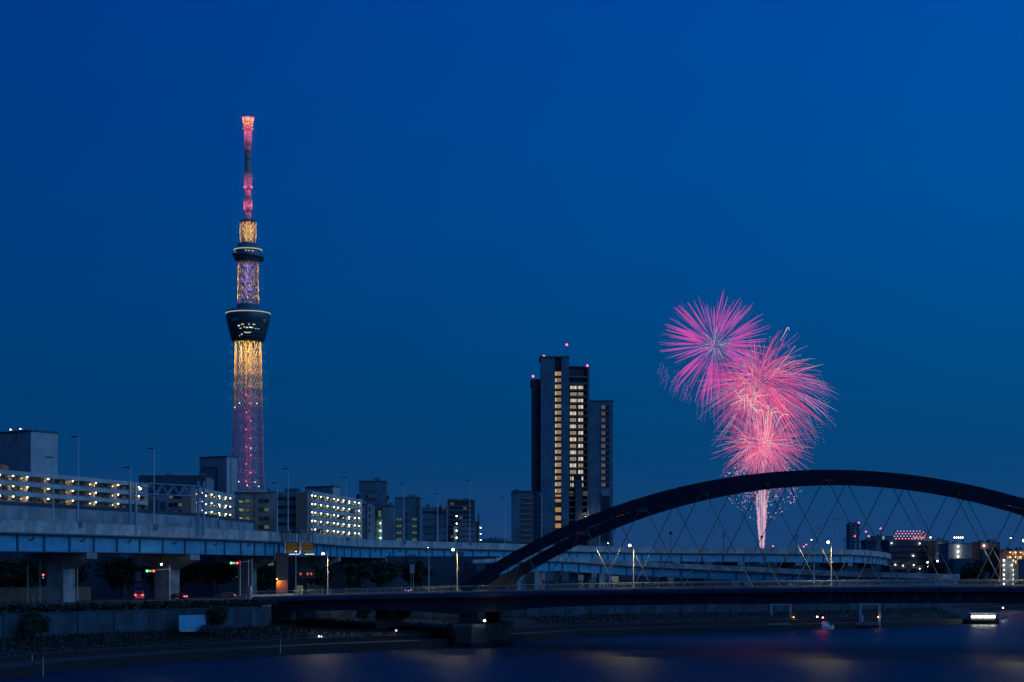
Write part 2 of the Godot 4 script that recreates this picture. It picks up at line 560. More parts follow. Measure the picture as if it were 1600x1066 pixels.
func build_bridge():
	var b := thing("arch_bridge", "dark steel arch bridge with crossed hangers spanning the river", "bridge")
	var S0 := -128.0
	var S1 := 96.0
	var step := 8.0
	# deck edges and girders in segments
	for side in 2:
		var n0 := -5.0 if side == 0 else 29.0
		var sg := 1.0 if side == 0 else -1.0
		var s := S0
		while s < S1 - 0.1:
			var e := minf(s + step, S1)
			var ra := []
			var rb := []
			for q in [[s + 0.015, ra], [e - 0.015, rb]]:
				var y := deck_y(q[0])
				for v in [[0.0, -0.05], [0.0, -0.35], [0.45, -1.1], [1.4, -1.3], [1.4, -0.05]]:
					q[1].append(bp(q[0], n0 + sg * v[0], y + v[1]))
			var st := start()
			loft(st, [ra, rb])
			put(b, "fascia_panel", done(st, M.bridge_fascia))
			ra = []
			rb = []
			for q in [[s + 0.01, ra], [e - 0.01, rb]]:
				var y := deck_y(q[0])
				var near_pier: float = maxf(0.0, 1.0 - absf(q[0] + 78.0) / 30.0)
				var dp := 3.5 + 1.6 * near_pier * near_pier
				for v in [[2.2, -0.6], [2.2, -dp], [3.4, -dp], [3.4, -0.6]]:
					q[1].append(bp(q[0], n0 + sg * v[0], y + v[1]))
			st = start()
			loft(st, [ra, rb])
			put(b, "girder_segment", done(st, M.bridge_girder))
			s += step
	var st := start()
	var rings := []
	for k in 29:
		var s := S0 + (S1 - S0) * k / 28.0
		var y := deck_y(s)
		rings.append([bp(s, -4.6, y - 0.1), bp(s, 28.6, y - 0.1), bp(s, 28.6, y - 0.55), bp(s, -4.6, y - 0.55)])
	loft(st, rings)
	put(b, "deck", done(st, M.asphalt))
	for k in range(0, 27):      # cross beams under the deck
		var s := S0 + 4.0 + k * 8.2
		var y := deck_y(s)
		box(b, "cross_beam", bp(s, 12, y - 1.6), Vector3(0.5, 2.0, 26.0), M.bridge_girder, Basis(BU, Vector3.UP, -BW))
	for n in [-2.0, 26.0]:      # kerbs between footway and road
		st = start()
		rings = []
		for k in 29:
			var s := S0 + (S1 - S0) * k / 28.0
			var y := deck_y(s)
			rings.append([bp(s, n, y - 0.1), bp(s, n, y + 0.12), bp(s, n + 0.3, y + 0.12), bp(s, n + 0.3, y - 0.1)])
		loft(st, rings)
		put(b, "kerb", done(st, M.concrete))
	# arch ribs, two planes leaning on nothing but the deck
	for n in [0.0, 27.0]:
		st = start()
		rings = []
		for k in 65:
			var s := -80.0 + 158.0 * k / 64.0
			var y := arch_y(s)
			var t := (bp(s + 0.5, n, arch_y(s + 0.5)) - bp(s - 0.5, n, arch_y(s - 0.5))).normalized()
			var up := t.cross(BW).normalized()
			if up.y < 0: up = -up
			var dp := 1.95 + 0.55 * absf(s) / 80.0
			var top := bp(s, n, y)
			rings.append([top + BW * -0.8, top + BW * 0.8, top + BW * 0.8 - up * dp, top + BW * -0.8 - up * dp])
		loft(st, rings)
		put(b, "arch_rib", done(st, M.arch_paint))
		# stiffening flanges and joints on the rib
		for k in 15:
			var s := -72.0 + k * 10.2
			var t := (bp(s + 0.5, n, arch_y(s + 0.5)) - bp(s - 0.5, n, arch_y(s - 0.5))).normalized()
			var up := t.cross(BW).normalized()
			if up.y < 0: up = -up
			box(b, "rib_joint", bp(s, n, arch_y(s)) - up * 1.05, Vector3(0.5, 2.0 + 0.5 * absf(s) / 80.0, 1.68), M.bridge_girder, Basis(t, up, -BW))
	for k in range(0, 9):      # bracing between the ribs
		var s := -56.0 + k * 14.0
		box(b, "brace", bp(s, 13.5, arch_y(s) - 1.1), Vector3(0.9, 1.1, 25.2), M.arch_paint, Basis(BU, Vector3.UP, -BW))
	# crossed hangers
	for n in [0.0, 27.0]:
		for k in range(-5, 6):
			var s := k * 13.0 + (0.0 if n == 0.0 else 3.2)
			for sg in [-1.0, 1.0]:
				var top := arch_y(s) - 2.0
				var e: float = s + sg * (top - deck_y(s)) * 0.52
				if absf(e) > 76.0: continue
				tube_part(b, "hanger", bp(s + sg * 0.4, n, top), bp(e, n, deck_y(e)), 0.09, 0.09, M.cable, 5)
	# railings
	for n in [-4.8, 28.8]:
		var s := S0
		var i := 0
		while s < S1:
			var y := deck_y(s)
			box(b, "rail_post", bp(s, n, y + 0.6), Vector3(0.09, 1.3, 0.14), M.rail, Basis(BU, Vector3.UP, -BW))
			var e := minf(s + 4.0, S1)
			for h in [[1.25, 0.06], [0.95, 0.03], [0.2, 0.03]]:
				tube_part(b, "handrail", bp(s, n, y + h[0]), bp(e, n, deck_y(e) + h[0]), h[1], h[1], M.handrail if h[0] > 1.0 else M.rail, 5)
			st = start()
			for k in 13:
				var q := s + 4.0 * (k + 0.5) / 13.0
				st_box(st, bp(q, n, deck_y(q) + 0.58), Vector3(0.03, 0.75, 0.03))
			var o := put(b, "balusters", done(st, M.rail))
			o.set_meta("kind", "stuff")
			s += 4.0
			i += 1
	# the bridge's name in raised letters on the near girder
	var glyphs := {
		"su": [[[0.0, 0.78], [1.0, 0.80]], [[0.6, 1.0], [0.6, 0.45], [0.48, 0.33], [0.35, 0.42], [0.4, 0.56], [0.55, 0.55], [0.62, 0.4], [0.55, 0.15], [0.35, 0.0]]],
		"i": [[[0.15, 0.9], [0.12, 0.4], [0.22, 0.15], [0.34, 0.3]], [[0.75, 0.85], [0.9, 0.6], [0.93, 0.35]]],
		"ji": [[[0.25, 1.0], [0.22, 0.25], [0.38, 0.02], [0.65, 0.08], [0.88, 0.35]], [[0.6, 0.95], [0.7, 0.78]], [[0.8, 1.0], [0.9, 0.83]]],
		"n": [[[0.55, 1.0], [0.08, 0.0], [0.3, 0.42], [0.48, 0.4], [0.52, 0.1], [0.7, 0.02], [0.95, 0.38]]],
		"o": [[[0.05, 0.75], [0.6, 0.8]], [[0.32, 1.0], [0.32, 0.1], [0.15, 0.08], [0.1, 0.25], [0.4, 0.5], [0.75, 0.5], [0.85, 0.25], [0.65, 0.03]], [[0.75, 0.95], [0.93, 0.78]]],
		"ha": [[[0.12, 1.0], [0.08, 0.45], [0.16, 0.0]], [[0.35, 0.75], [0.95, 0.78]], [[0.68, 1.0], [0.68, 0.15], [0.5, 0.02], [0.38, 0.14], [0.55, 0.26], [0.95, 0.05]]],
		"shi": [[[0.3, 1.0], [0.25, 0.25], [0.42, 0.02], [0.68, 0.08], [0.92, 0.38]]]}
	var order := ["su", "i", "ji", "n", "o", "o", "ha", "shi"]
	var cols := [1297.0, 1323.0, 1363.0, 1397.0, 1431.0, 1465.0, 1499.0, 1534.0]
	for k in 8:
		var s := s_at(cols[k], -2.8)
		st = start()
		for stroke in glyphs[order[k]]:
			var pts := []
			var rad := []
			for p in stroke:
				pts.append(bp(s + (p[0] - 0.5) * 1.25, -2.86, deck_y(s) - 2.95 + p[1] * 1.3))
				rad.append(0.075)
			st_path(st, pts, rad, 5)
		put(b, "name_letter", done(st, M.letter_metal))
	# piers
	for sp in [-78.0, 84.0]:
		var fr := Transform3D(Basis(BU, Vector3.UP, -BW), bp(sp, 12, 0))
		var cap := []
		for v in [[2.9, 15.5, -1.5], [3.2, 16.0, 1.2], [4.3, 17.6, 4.3], [4.3, 17.6, 5.0]]:
			var q := []
			for c in [[-0.5, -1], [0.5, -1], [1, -0.86], [1, 0.86], [0.5, 1], [-0.5, 1], [-1, 0.86], [-1, -0.86]]:
				q.append(fr * Vector3(c[0] * v[0], v[2], c[1] * v[1]))
			cap.append(q)
		st = start()
		loft(st, cap)
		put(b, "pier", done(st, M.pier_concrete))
		st = start()
		var ft := []
		for v in [[4.1, 17.0, -2.0], [4.1, 17.0, 0.9]]:
			var q := []
			for c in [[-0.5, -1], [0.5, -1], [1, -0.86], [1, 0.86], [0.5, 1], [-0.5, 1], [-1, 0.86], [-1, -0.86]]:
				q.append(fr * Vector3(c[0] * v[0], v[2], c[1] * v[1]))
			ft.append(q)
		loft(st, ft)
		put(b, "pier_footing", done(st, M.quay))
		for n in [0.0, 24.0]:
			box(b, "bearing_block", bp(sp, n, 6.3), Vector3(3.4, 2.8, 3.6), M.bridge_girder, fr.basis)
	# abutment at the left end
	box(b, "abutment", bp(S0 - 1.5, 12, 6.2), Vector3(3.0, 10.0, 36.0), M.dark_concrete, Basis(BU, Vector3.UP, -BW))
	box(b, "end_pillar", bp(S0 + 0.2, -5.0, 11.2), Vector3(1.1, 4.0, 1.0), M.dark_concrete, Basis(BU, Vector3.UP, -BW))
	box(b, "end_pillar", bp(S0 + 0.2, 29.0, 11.2), Vector3(1.1, 4.0, 1.0), M.dark_concrete, Basis(BU, Vector3.UP, -BW))
	# a second, slender approach pier under the left span
	box(b, "approach_column", bp(-100, 12, 5.0), Vector3(1.6, 9.6, 16.0), M.underside, Basis(BU, Vector3.UP, -BW))
	# navigation lamp on the pier head
	var nl := thing("navigation_lamp", "bright white navigation lamp on the head of the bridge pier", "lamp", Transform3D(Basis(), bp(-73.2, -4.6, 5.0)))
	tube_part(nl, "stalk", Vector3.ZERO, Vector3(0, 0.55, 0), 0.05, 0.05, M.dark_metal)
	ball(nl, "bulb", Vector3(0, 0.75, 0), 0.25, glow("lamp_glare", Color(1.0, 0.98, 0.85), 16.0))
	omni(nl, Vector3(0.1, 0.78, 0.36), WHITE, 1.2, 0.15)
	# lamp posts: far side shine towards us, near side turned away
	var cols_far := [512.0, 714.5, 990.0, 1299.0, 1604.0]
	for i in cols_far.size():
		lamp_post(s_at(cols_far[i], 26.2), 26.2, -1.0, 9.9, "glowing lamp post on the bridge's far footway, %s from the left" % nth(i), "glowing lamp posts on the far footway")
	var cols_near := [462.0, 670.0, 952.5, 1272.0, 1585.0]
	for i in cols_near.size():
		lamp_post(s_at(cols_near[i], -2.2), -2.2, 1.0, 9.9, "lamp post with turned-away head on the bridge's near footway, %s from the left" % nth(i), "lamp posts on the near footway")

func lamp_post(s: float, n: float, dir: float, h: float, label: String, group: String):
	var y := deck_y(s)
	var t := thing("street_lamp", label, "street lamp", Transform3D(Basis(BU, Vector3.UP, -BW), bp(s, n, y)), group)
	tube_part(t, "pole", Vector3.ZERO, Vector3(0, h, 0), 0.14, 0.08, M.pole, 8)
	box(t, "base_box", Vector3(0, 0.35, 0), Vector3(0.34, 0.7, 0.34), M.pole)
	var st := start()
	var z := -dir * 1.6
	st_path(st, [Vector3(0, h - 0.25, 0), Vector3(-0.3, h + 0.1, z * 0.5), Vector3(-0.6, h + 0.18, z)], [0.07, 0.06, 0.05], 6)
	put(t, "arm", done(st, M.pole))
	var head := put(t, "lamp_head", lamp_head_mesh(), Transform3D(Basis(Vector3.UP, 0.0 if dir > 0 else PI) * Basis(Vector3.RIGHT, 0.12), Vector3(-0.6, h + 0.16, z)))
	ball(t, "lamp_glass", Vector3(-0.6, h - 0.02 if dir < 0 else h + 0.13, z - dir * 0.1), 0.3 if dir < 0 else 0.12, M.street_glass)
	spot_light(t, Vector3(-0.6, h - 0.42, z - dir * 0.1), Vector3(0, -1, -dir * 0.12), Color(1.0, 0.92, 0.60), 95.0, 84.0)
	box(t, "control_box", Vector3(0.16, h * 0.55, 0), Vector3(0.22, 0.4, 0.2), M.pole)

func lamp_head_mesh() -> Mesh:
	if not box_cache.has("lamp_head"):
		var st := start()
		var rings := []
		for v in [[-0.45, 0.08, 0.05], [-0.3, 0.2, 0.12], [0.0, 0.26, 0.16], [0.35, 0.2, 0.1], [0.5, 0.06, 0.04]]:
			var q := []
			for k in 8:
				q.append(Vector3(cos(TAU * k / 8) * v[1], maxf(0.0, sin(TAU * k / 8)) * v[2] + 0.08, v[0]))
			rings.append(q)
		loft(st, rings, true)
		box_cache["lamp_head"] = done(st, M.dark_metal)
	return box_cache["lamp_head"]

# ------------------------------------------------------------------ elevated expressway
var ex := [[-160.0, 806.0, 325.0], [0.0, 812.0, 352.0], [200.0, 820.0, 395.0], [400.0, 829.5, 450.0], [490.0, 836.0, 520.0], [570.0, 843.0, 590.0], [670.0, 846.0, 640.0], [770.0, 849.0, 680.0], [1000.0, 855.0, 755.0], [1300.0, 858.0, 795.0], [1365.0, 861.0, 830.0], [1392.0, 866.0, 900.0], [1385.0, 872.0, 1000.0]]

func ex_curve() -> Curve3D:
	var c := Curve3D.new()
	var pts := []
	for e in ex: pts.append(P(e[0], e[1], e[2]))
	for i in pts.size():
		var t: Vector3 = (pts[mini(i + 1, pts.size() - 1)] - pts[maxi(i - 1, 0)]) / 6.0
		c.add_point(pts[i], -t, t)
	c.bake_interval = 2.0
	return c

func at_px(c: Curve3D, px: float) -> float:      # baked offset where the curve shows at column px
	var best := 0.0
	var gap := 1e9
	var o := 0.0
	while o < c.get_baked_length():
		var p := c.sample_baked(o)
		var g := absf(800.0 + p.x / -p.z * F - px)
		if g < gap:
			gap = g
			best = o
		o += 1.0
	return best

func frame_at(c: Curve3D, o: float) -> Transform3D:      # x along, y up, z towards the river side
	var L := c.get_baked_length()
	var d := c.sample_baked(minf(o + 2.0, L)) - c.sample_baked(maxf(o - 2.0, 0.0))
	d.y = 0
	d = d.normalized()
	return Transform3D(Basis(d, Vector3.UP, d.cross(Vector3.UP)), c.sample_baked(o))

func bent(c: Curve3D, o0: float, o1: float, prof: Array, m: Material) -> ArrayMesh:
	var rings := []
	var n := maxi(1, int(ceil((o1 - o0) / 5.0)))
	for k in n + 1:
		var f := frame_at(c, lerpf(o0, o1, float(k) / n))
		var q := []
		for p in prof: q.append(f * Vector3(0, p[1], p[0]))
		rings.append(q)
	var st := start()
	loft(st, rings)
	return done(st, m)

func viaduct_run(v: Node3D, c: Curve3D, o0: float, o1: float, wide: float, ph: float, gd: float, barrier: float, seg: float):
	var o := o0
	var i := 0
	while o < o1 - 1.0:
		var e := minf(o + seg, o1)
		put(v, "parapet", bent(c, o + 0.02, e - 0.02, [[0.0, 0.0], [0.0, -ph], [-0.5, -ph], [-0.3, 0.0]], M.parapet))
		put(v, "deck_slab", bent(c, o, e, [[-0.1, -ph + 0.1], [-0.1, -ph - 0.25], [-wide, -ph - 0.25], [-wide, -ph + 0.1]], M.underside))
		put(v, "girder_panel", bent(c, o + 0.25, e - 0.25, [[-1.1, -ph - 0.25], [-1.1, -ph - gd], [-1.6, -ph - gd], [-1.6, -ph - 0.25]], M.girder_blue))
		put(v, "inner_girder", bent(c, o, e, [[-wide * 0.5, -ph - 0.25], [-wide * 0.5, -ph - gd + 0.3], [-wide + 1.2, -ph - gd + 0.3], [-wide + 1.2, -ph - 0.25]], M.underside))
		var f := frame_at(c, o)
		box(v, "stiffener", f * Vector3(0, -ph - 0.25 - gd * 0.5 + 0.1, -1.15), Vector3(0.55, gd - 0.1, 0.7), M.girder_rib, f.basis)
		box(v, "flange", f * Vector3(0, -ph - gd, -1.3) + f.basis.x * (e - o) * 0.5, Vector3(e - o - 0.5, 0.14, 1.1), M.girder_rib, frame_at(c, (o + e) * 0.5).basis)
		var st := start()
		var k := o
		while k < e:      # brackets under the parapet
			var g := frame_at(c, k)
			st_box(st, g * Vector3(0, -ph - 0.42, -0.62), Vector3(0.22, 0.5, 0.9), g.basis)
			k += 1.15
		var br := put(v, "brackets", done(st, M.girder_rib))
		br.set_meta("kind", "stuff")
		if i % 2 == 0:
			st = start()
			var g := frame_at(c, o + seg * 0.45)
			st_path(st, [g * Vector3(1.2, -ph - 0.3, -0.9), g * Vector3(1.2, -ph - 1.2, -0.9), g * Vector3(0.7, -ph - 1.5, -0.9), g * Vector3(-0.2, -ph - 1.4, -0.9)], [0.11, 0.11, 0.11, 0.11], 6)
			put(v, "drain_pipe", done(st, M.dark_metal))
		if barrier > 0.0:
			put(v, "noise_barrier_panel", bent(c, o + 0.05, e - 0.05, [[-wide, barrier - 0.9], [-wide, -ph], [-wide - 0.25, -ph], [-wide - 0.25, barrier - 0.9]], M.barrier))
			put(v, "barrier_rail", bent(c, o + 0.05, e - 0.05, [[-wide, barrier], [-wide, barrier - 0.86], [-wide - 0.12, barrier - 0.86], [-wide - 0.12, barrier]], M.barrier_top))
		else:
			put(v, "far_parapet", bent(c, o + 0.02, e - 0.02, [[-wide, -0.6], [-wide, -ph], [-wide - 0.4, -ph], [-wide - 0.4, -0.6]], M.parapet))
		o = e
		i += 1

func hammer_pier(v: Node3D, c: Curve3D, o: float, top: float, wide: float, m: Material, cw := 3.6):
	var f := frame_at(c, o)
	var base: float = 9.0 - f.origin.y
	var st := start()
	st_box(st, f * Vector3(0, (base + top - 1.0) * 0.5, -wide * 0.5), Vector3(cw, top - 1.0 - base, 4.2), f.basis)
	put(v, "pier_column", done(st, m))
	st = start()
	var q0 := []
	var q1 := []
	for x in [[-cw * 0.45, q0], [cw * 0.45, q1]]:
		for p in [[-0.8, 0.0], [-0.8, -1.3], [-wide * 0.5 + 2.4, -3.4], [-wide * 0.5 - 2.4, -3.4], [-wide + 0.8, -1.3], [-wide + 0.8, 0.0]]:
			x[1].append(f * Vector3(x[0], top + p[1], p[0]))
	loft(st, [q0, q1])
	put(v, "pier_crosshead", done(st, m))

func build_viaduct():
	var c := ex_curve()
	var v := thing("expressway_viaduct", "long elevated expressway on blue steel girders behind the arch bridge", "viaduct")
	var L := c.get_baked_length()
	var o_gap := at_px(c, 440.0)
	viaduct_run(v, c, 0.0, o_gap, 17.0, 2.35, 3.75, 4.6, 9.0)
	var o_two := at_px(c, 488.0)
	viaduct_run(v, c, o_gap + 1.5, o_two, 17.0, 2.35, 3.75, 4.2, 9.0)
	viaduct_run(v, c, o_two + 0.5, L, 17.0, 2.3, 3.6, 0.0, 10.0)
	for px in [-60.0, 150.0, 308.0]:
		hammer_pier(v, c, at_px(c, px), -6.2, 17.0, M.dark_concrete, 4.4)
	for px in [436.0, 534.0, 610.0, 690.0, 770.0, 860.0, 960.0, 1060.0, 1160.0, 1250.0, 1330.0]:
		hammer_pier(v, c, at_px(c, px), -6.0, 17.0, M.concrete)
	# the descending ramp in front of the main deck
	var r := thing("expressway_ramp", "curving expressway slip ramp sloping down below the main viaduct", "ramp")
	var rc := Curve3D.new()
	var rp := []
	for e in [[775.0, 872.0, 590.0], [850.0, 868.5, 620.0], [900.0, 870.5, 640.0], [960.0, 875.0, 650.0], [1060.0, 880.5, 655.0], [1180.0, 886.0, 655.0], [1300.0, 892.0, 650.0], [1420.0, 895.5, 640.0], [1500.0, 897.5, 640.0]]:
		rp.append(P(e[0], e[1], e[2]))
	for i in rp.size():
		var t: Vector3 = (rp[mini(i + 1, rp.size() - 1)] - rp[maxi(i - 1, 0)]) / 6.0
		rc.add_point(rp[i], -t, t)
	rc.bake_interval = 2.0
	viaduct_run(r, rc, 0.0, rc.get_baked_length(), 8.5, 1.8, 3.4, 0.0, 10.0)
	for px in [820.0, 930.0, 1050.0, 1170.0, 1280.0]:
		hammer_pier(r, rc, at_px(rc, px), -5.2, 8.5, M.dark_concrete, 2.6)
	# lamp masts on the expressway
	var masts := [[122.0, 683.0, 0.0, 1], [240.5, 701.0, 0.0, 1], [203.5, 731.0, -17.3, 1], [83.0, 715.0, -17.3, 1], [450.0, 733.0, 0.0, 1], [433.0, 755.0, -17.3, 1], [541.0, 747.0, 0.0, 1], [631.0, 756.0, 0.0, 1], [684.0, 772.0, -17.3, 1], [734.0, 751.0, 0.0, 1], [789.0, 778.0, -17.3, 1], [846.0, 772.0, 0.0, 1], [937.0, 786.0, -17.3, 1], [1307.0, 811.0, -8.0, 2], [1337.0, 819.0, -17.0, 2], [1282.0, 826.0, -17.0, 1]]
	masts.sort_custom(func(p, q): return p[0] < q[0])
	for i in masts.size():
		var m = masts[i]
		var f := frame_at(c, at_px(c, m[0]))
		var o := f * Vector3(0, 0, m[2] - 0.2)
		var d := -o.z
		o.x = px_x(m[0], d)
		var h: float = py_y(m[1], d) - o.y
		var t := thing("expressway_lamp", "tall unlit lamp mast beside the expressway, %s from the left" % nth(i), "lamp mast", Transform3D(Basis(), o), "unlit lamp masts along the expressway")
		tube_part(t, "mast", Vector3(0, -1.8, 0), Vector3(0, h, 0), 0.17, 0.10, M.pole_grey, 7)
		for sd in ([-1.0] if m[3] == 1 else [-1.0, 1.0]):
			box(t, "lamp_head", Vector3(sd * 0.75, h + 0.05, 0), Vector3(1.5, 0.22, 0.5), M.dark_metal)
		box(t, "junction_box", Vector3(0.55, -0.4, 0.3), Vector3(0.9, 1.3, 0.3), M.steel_blue)
		tube_part(t, "bracket", Vector3(-0.25, -1.8, 0.15), Vector3(-0.25, 0.2, 0.15), 0.1, 0.1, M.dark_metal, 5)
	# overhead sign gantry
	var f0 := frame_at(c, at_px(c, 206.0)).origin
	var f1 := frame_at(c, at_px(c, 313.0)).origin
	var a := Vector3(px_x(207, 398), 0, -398)
	var bb := Vector3(px_x(313, 415), 0, -415)
	var g := thing("sign_gantry", "steel truss gantry across the expressway seen from its side", "gantry")
	var ylo := f0.y - 1.9
	for e in [[a, 754.0, 398.0], [bb, 752.0, 415.0]]:
		for dx in [-0.55, 0.75]:
			var top: float = py_y(e[1], e[2])
			tube_part(g, "post", Vector3(e[0].x + dx, ylo, e[0].z), Vector3(e[0].x + dx, top, e[0].z), 0.34, 0.30, M.steel_blue, 8)
	var yt := py_y(754.0, 398.0)
	var yb := py_y(771.0, 398.0)
	for zz in [0.0, -1.6]:
		for y in [yt, yb]:
			tube_part(g, "chord", Vector3(a.x, y, a.z + zz), Vector3(bb.x, y, bb.z + zz), 0.14, 0.14, M.steel_blue, 6)
		for k in 12:
			var p := a.lerp(bb, k / 12.0)
			var q := a.lerp(bb, (k + 1) / 12.0)
			tube_part(g, "truss_diagonal", Vector3(p.x, yb if k % 2 == 0 else yt, p.z + zz), Vector3(q.x, yt if k % 2 == 0 else yb, q.z + zz), 0.10, 0.10, M.steel_blue, 5)
	var wl := P(219.0, 764.0, 396.0)
	ball(g, "work_lamp", wl, 0.24, M.lamp_white)
	omni(g, wl + Vector3(0, 0, 0.4), WHITE, 3.0)
	# dark sign boards seen from behind
	for k in 2:
		var x0 := 422.0 + k * 27.0 + 18.0
		var s := thing("roadside_sign", "blue steel sign frame on the expressway parapet, %s of the pair" % ["left", "right"][k], "road sign", Transform3D(Basis(), P(x0 + 10.0, 838.0, 462.0)), "sign frames above the amber panels")
		for e in [[-1.75, 0.0, 0.22, 4.6], [1.75, 0.0, 0.22, 4.6], [-1.2, 0.0, 0.12, 4.2], [1.2, 0.0, 0.12, 4.2]]:
			box(s, "upright", Vector3(e[0], e[1], 0), Vector3(e[2], e[3], 0.22), M.dark_metal)
		for y in [-1.7, 1.5]:
			box(s, "crossbar", Vector3(0, y, 0.2), Vector3(3.4, 0.22, 0.2), M.steel_blue)
		box(s, "sign_back", Vector3(0, -0.1, -0.2), Vector3(2.1, 2.4, 0.1), M.parapet)
		var p := thing("amber_panel", "glowing amber message panel under the expressway edge, %s of the pair" % ["left", "right"][k], "display", Transform3D(Basis(), P([456.0, 480.0][k], 855.5, 460.0)), "amber message panels")
		box(p, "housing", Vector3(0, 0, -0.15), Vector3(3.2, 2.5, 0.25), M.dark_metal)
		for e in 3:
			box(p, "display_row", Vector3(0, 0.78 - 0.78 * e, 0.0), Vector3(2.9, 0.62, 0.06), M.sign_amber if (e + k) % 3 else M.sign_olive)
		var strip_l := box(p, "lamp_strip", Vector3(0.6, -1.75, 0.4), Vector3(2.4, 0.14, 0.2), M.lamp_soft)
		var al := AreaLight3D.new()
		al.name = "light"
		al.area_size = Vector2(3.0, 0.3)
		al.light_color = WHITE
		al.light_energy = 5.0
		al.shadow_enabled = true
		p.add_child(al)
		al.transform = Transform3D(Basis(Vector3.RIGHT, PI / 2), Vector3(0.6, -1.6, 0.4))
		tube_part(p, "conduit", Vector3(-1.75, -1.6, 0.2), Vector3(-1.75, 1.4, 0.2), 0.2, 0.2, M.pole, 6)

# ------------------------------------------------------------------ housing blocks
func corridor_block(called: String, label: String, A: Vector2, B: Vector2, deep: float, top: float, fh: float, band: Material, lamp_cols: Array, rows: int, lamp: Material, lamp_c: Color, lamp_e: float, cut := {}) -> Node3D:
	var a := Vector3(px_x(A.x, A.y), 9.0, -A.y)
	var b := Vector3(px_x(B.x, B.y), 9.0, -B.y)
	var x := (b - a).normalized()
	var L := a.distance_to(b)
	var H := top - 9.0
	var t := thing(called, label, "apartment block", Transform3D(Basis(x, Vector3.UP, x.cross(Vector3.UP)), a), "housing blocks behind the expressway")
	box(t, "body", Vector3(L * 0.5, H * 0.5 - 0.3, -1.6 - deep * 0.5), Vector3(L, H - 0.6, deep), M.corridor_wall)
	box(t, "roof", Vector3(L * 0.5, H - 0.45, -deep * 0.5 - 0.9), Vector3(L + 0.3, 0.3, deep + 1.5), M.paint_grey)
	for e in [0.1, L - 0.1]:
		box(t, "end_wall", Vector3(e, H * 0.5, -0.9), Vector3(0.2, H - 0.1, 1.5), band)
	var k := 0
	while H - k * fh > 2.0:
		var y := H - k * fh
		box(t, "parapet", Vector3(L * 0.5, y - 0.62, 0), Vector3(L, 1.24, 0.16), band)
		box(t, "floor_slab", Vector3(L * 0.5, y - 1.12, -0.85), Vector3(L - 0.4, 0.2, 1.5), M.paint_grey)
		if k < rows + 1:
			var n := int(L / 4.4)
			for i in n:
				var xx := (i + 0.5) * L / n
				box(t, "door", Vector3(xx, y - fh + 0.05, -1.56), Vector3(0.95, 1.9, 0.08), M.door_red if (i + k) % 3 else M.door_green)
				box(t, "corridor_window", Vector3(xx + 1.6, y - 2.0, -1.57), Vector3(1.2, 0.8, 0.06), M.glass_dark)
				if i % 2 == 0:
					box(t, "meter_box", Vector3(xx - 0.9, y - 2.1, -1.4), Vector3(0.5, 0.9, 0.35), M.paint_white)
		if k < rows:
			for c in lamp_cols:
				if cut.has("%d|%d" % [k, int(c)]): continue
				# where column c meets the facade line
				var kk: float = (c - 800.0) / F
				var s: float = (kk * -a.z - a.x) / (x.x + kk * x.z)
				if s < 0.3 or s > L - 0.3: continue
				ball(t, "corridor_lamp", Vector3(s, y - 1.45, -0.55), 0.2, lamp)
				omni(t, Vector3(s, y - 1.80, -0.5), lamp_c, lamp_e, 0.2)
		k += 1
	return t

func plain_block(called: String, label: String, cat: String, px0: float, px1: float, ytop: float, d: float, deep: float, m: Material, turn := 0.0, ybot := 0.0, group := "") -> Node3D:
	var w := (px1 - px0) * d / F
	var y0 := 9.0
	var H := py_y(ytop, d) - y0
	var t := thing(called, label, cat, Transform3D(Basis(Vector3.UP, turn), Vector3(px_x(px0, d), y0, -d)), group)
	box(t, "wall", Vector3(w * 0.5, H * 0.5, -deep * 0.5), Vector3(w, H, deep), m)
	box(t, "roof_edge", Vector3(w * 0.5, H - 0.1, -deep * 0.5), Vector3(w + 0.3, 0.5, deep + 0.3), M.paint_dark)
	t.set_meta("d", d)
	t.set_meta("px0", px0)
	for k in 2 + int(px0) % 3:      # plant rooms, tanks and ducts on the roof
		var s := Vector3(rng.randf_range(1.2, minf(4.0, w * 0.3)), rng.randf_range(0.7, 1.7), rng.randf_range(1.5, 3.0))
		box(t, "roof_unit", Vector3(rng.randf_range(0.12, 0.88) * w, H + s.y * 0.5 + 0.1, -deep * rng.randf_range(0.2, 0.6)), s, M.paint_grey if k % 2 else M.paint_blue)
	if int(px0) % 2:
		var ax := rng.randf_range(0.2, 0.8) * w
		tube_part(t, "roof_aerial", Vector3(ax, H, -2.0), Vector3(ax, H + rng.randf_range(2.0, 3.6), -2.0), 0.05, 0.03, M.dark_metal, 5)
	return t

func corner_block(called: String, label: String, px0: float, pxe: float, px1: float, ytop: float, d: float, m: Material, group := "") -> Node3D:
	# a tower turned so that its near edge shows at column pxe, with one face to each side
	var al := 0.95
	var H := py_y(ytop, d) - 9.0
	var wr := (px1 - pxe) * d / F / cos(al) * 1.03
	var wl := (pxe - px0) * d / F / sin(al) * 1.03
	var t := thing(called, label, "tower block", Transform3D(Basis(Vector3.UP, al), Vector3(px_x(pxe, d), 9.0, -d)), group)
	box(t, "wall", Vector3(wr * 0.5, H * 0.5, -wl * 0.5), Vector3(wr, H, wl), m)
	box(t, "roof_edge", Vector3(wr * 0.5, H - 0.05, -wl * 0.5), Vector3(wr + 0.3, 0.5, wl + 0.3), M.paint_dark)
	t.set_meta("wr", wr)
	t.set_meta("wl", wl)
	t.set_meta("H", H)
	return t

func on_face(t: Node3D, px: float, py: float, z := 0.05) -> Vector3:      # a column and row of the photograph on the block's front face
	var d: float = t.get_meta("d")
	return Vector3((px - float(t.get_meta("px0"))) * d / F, py_y(py, d) - 9.0, z)

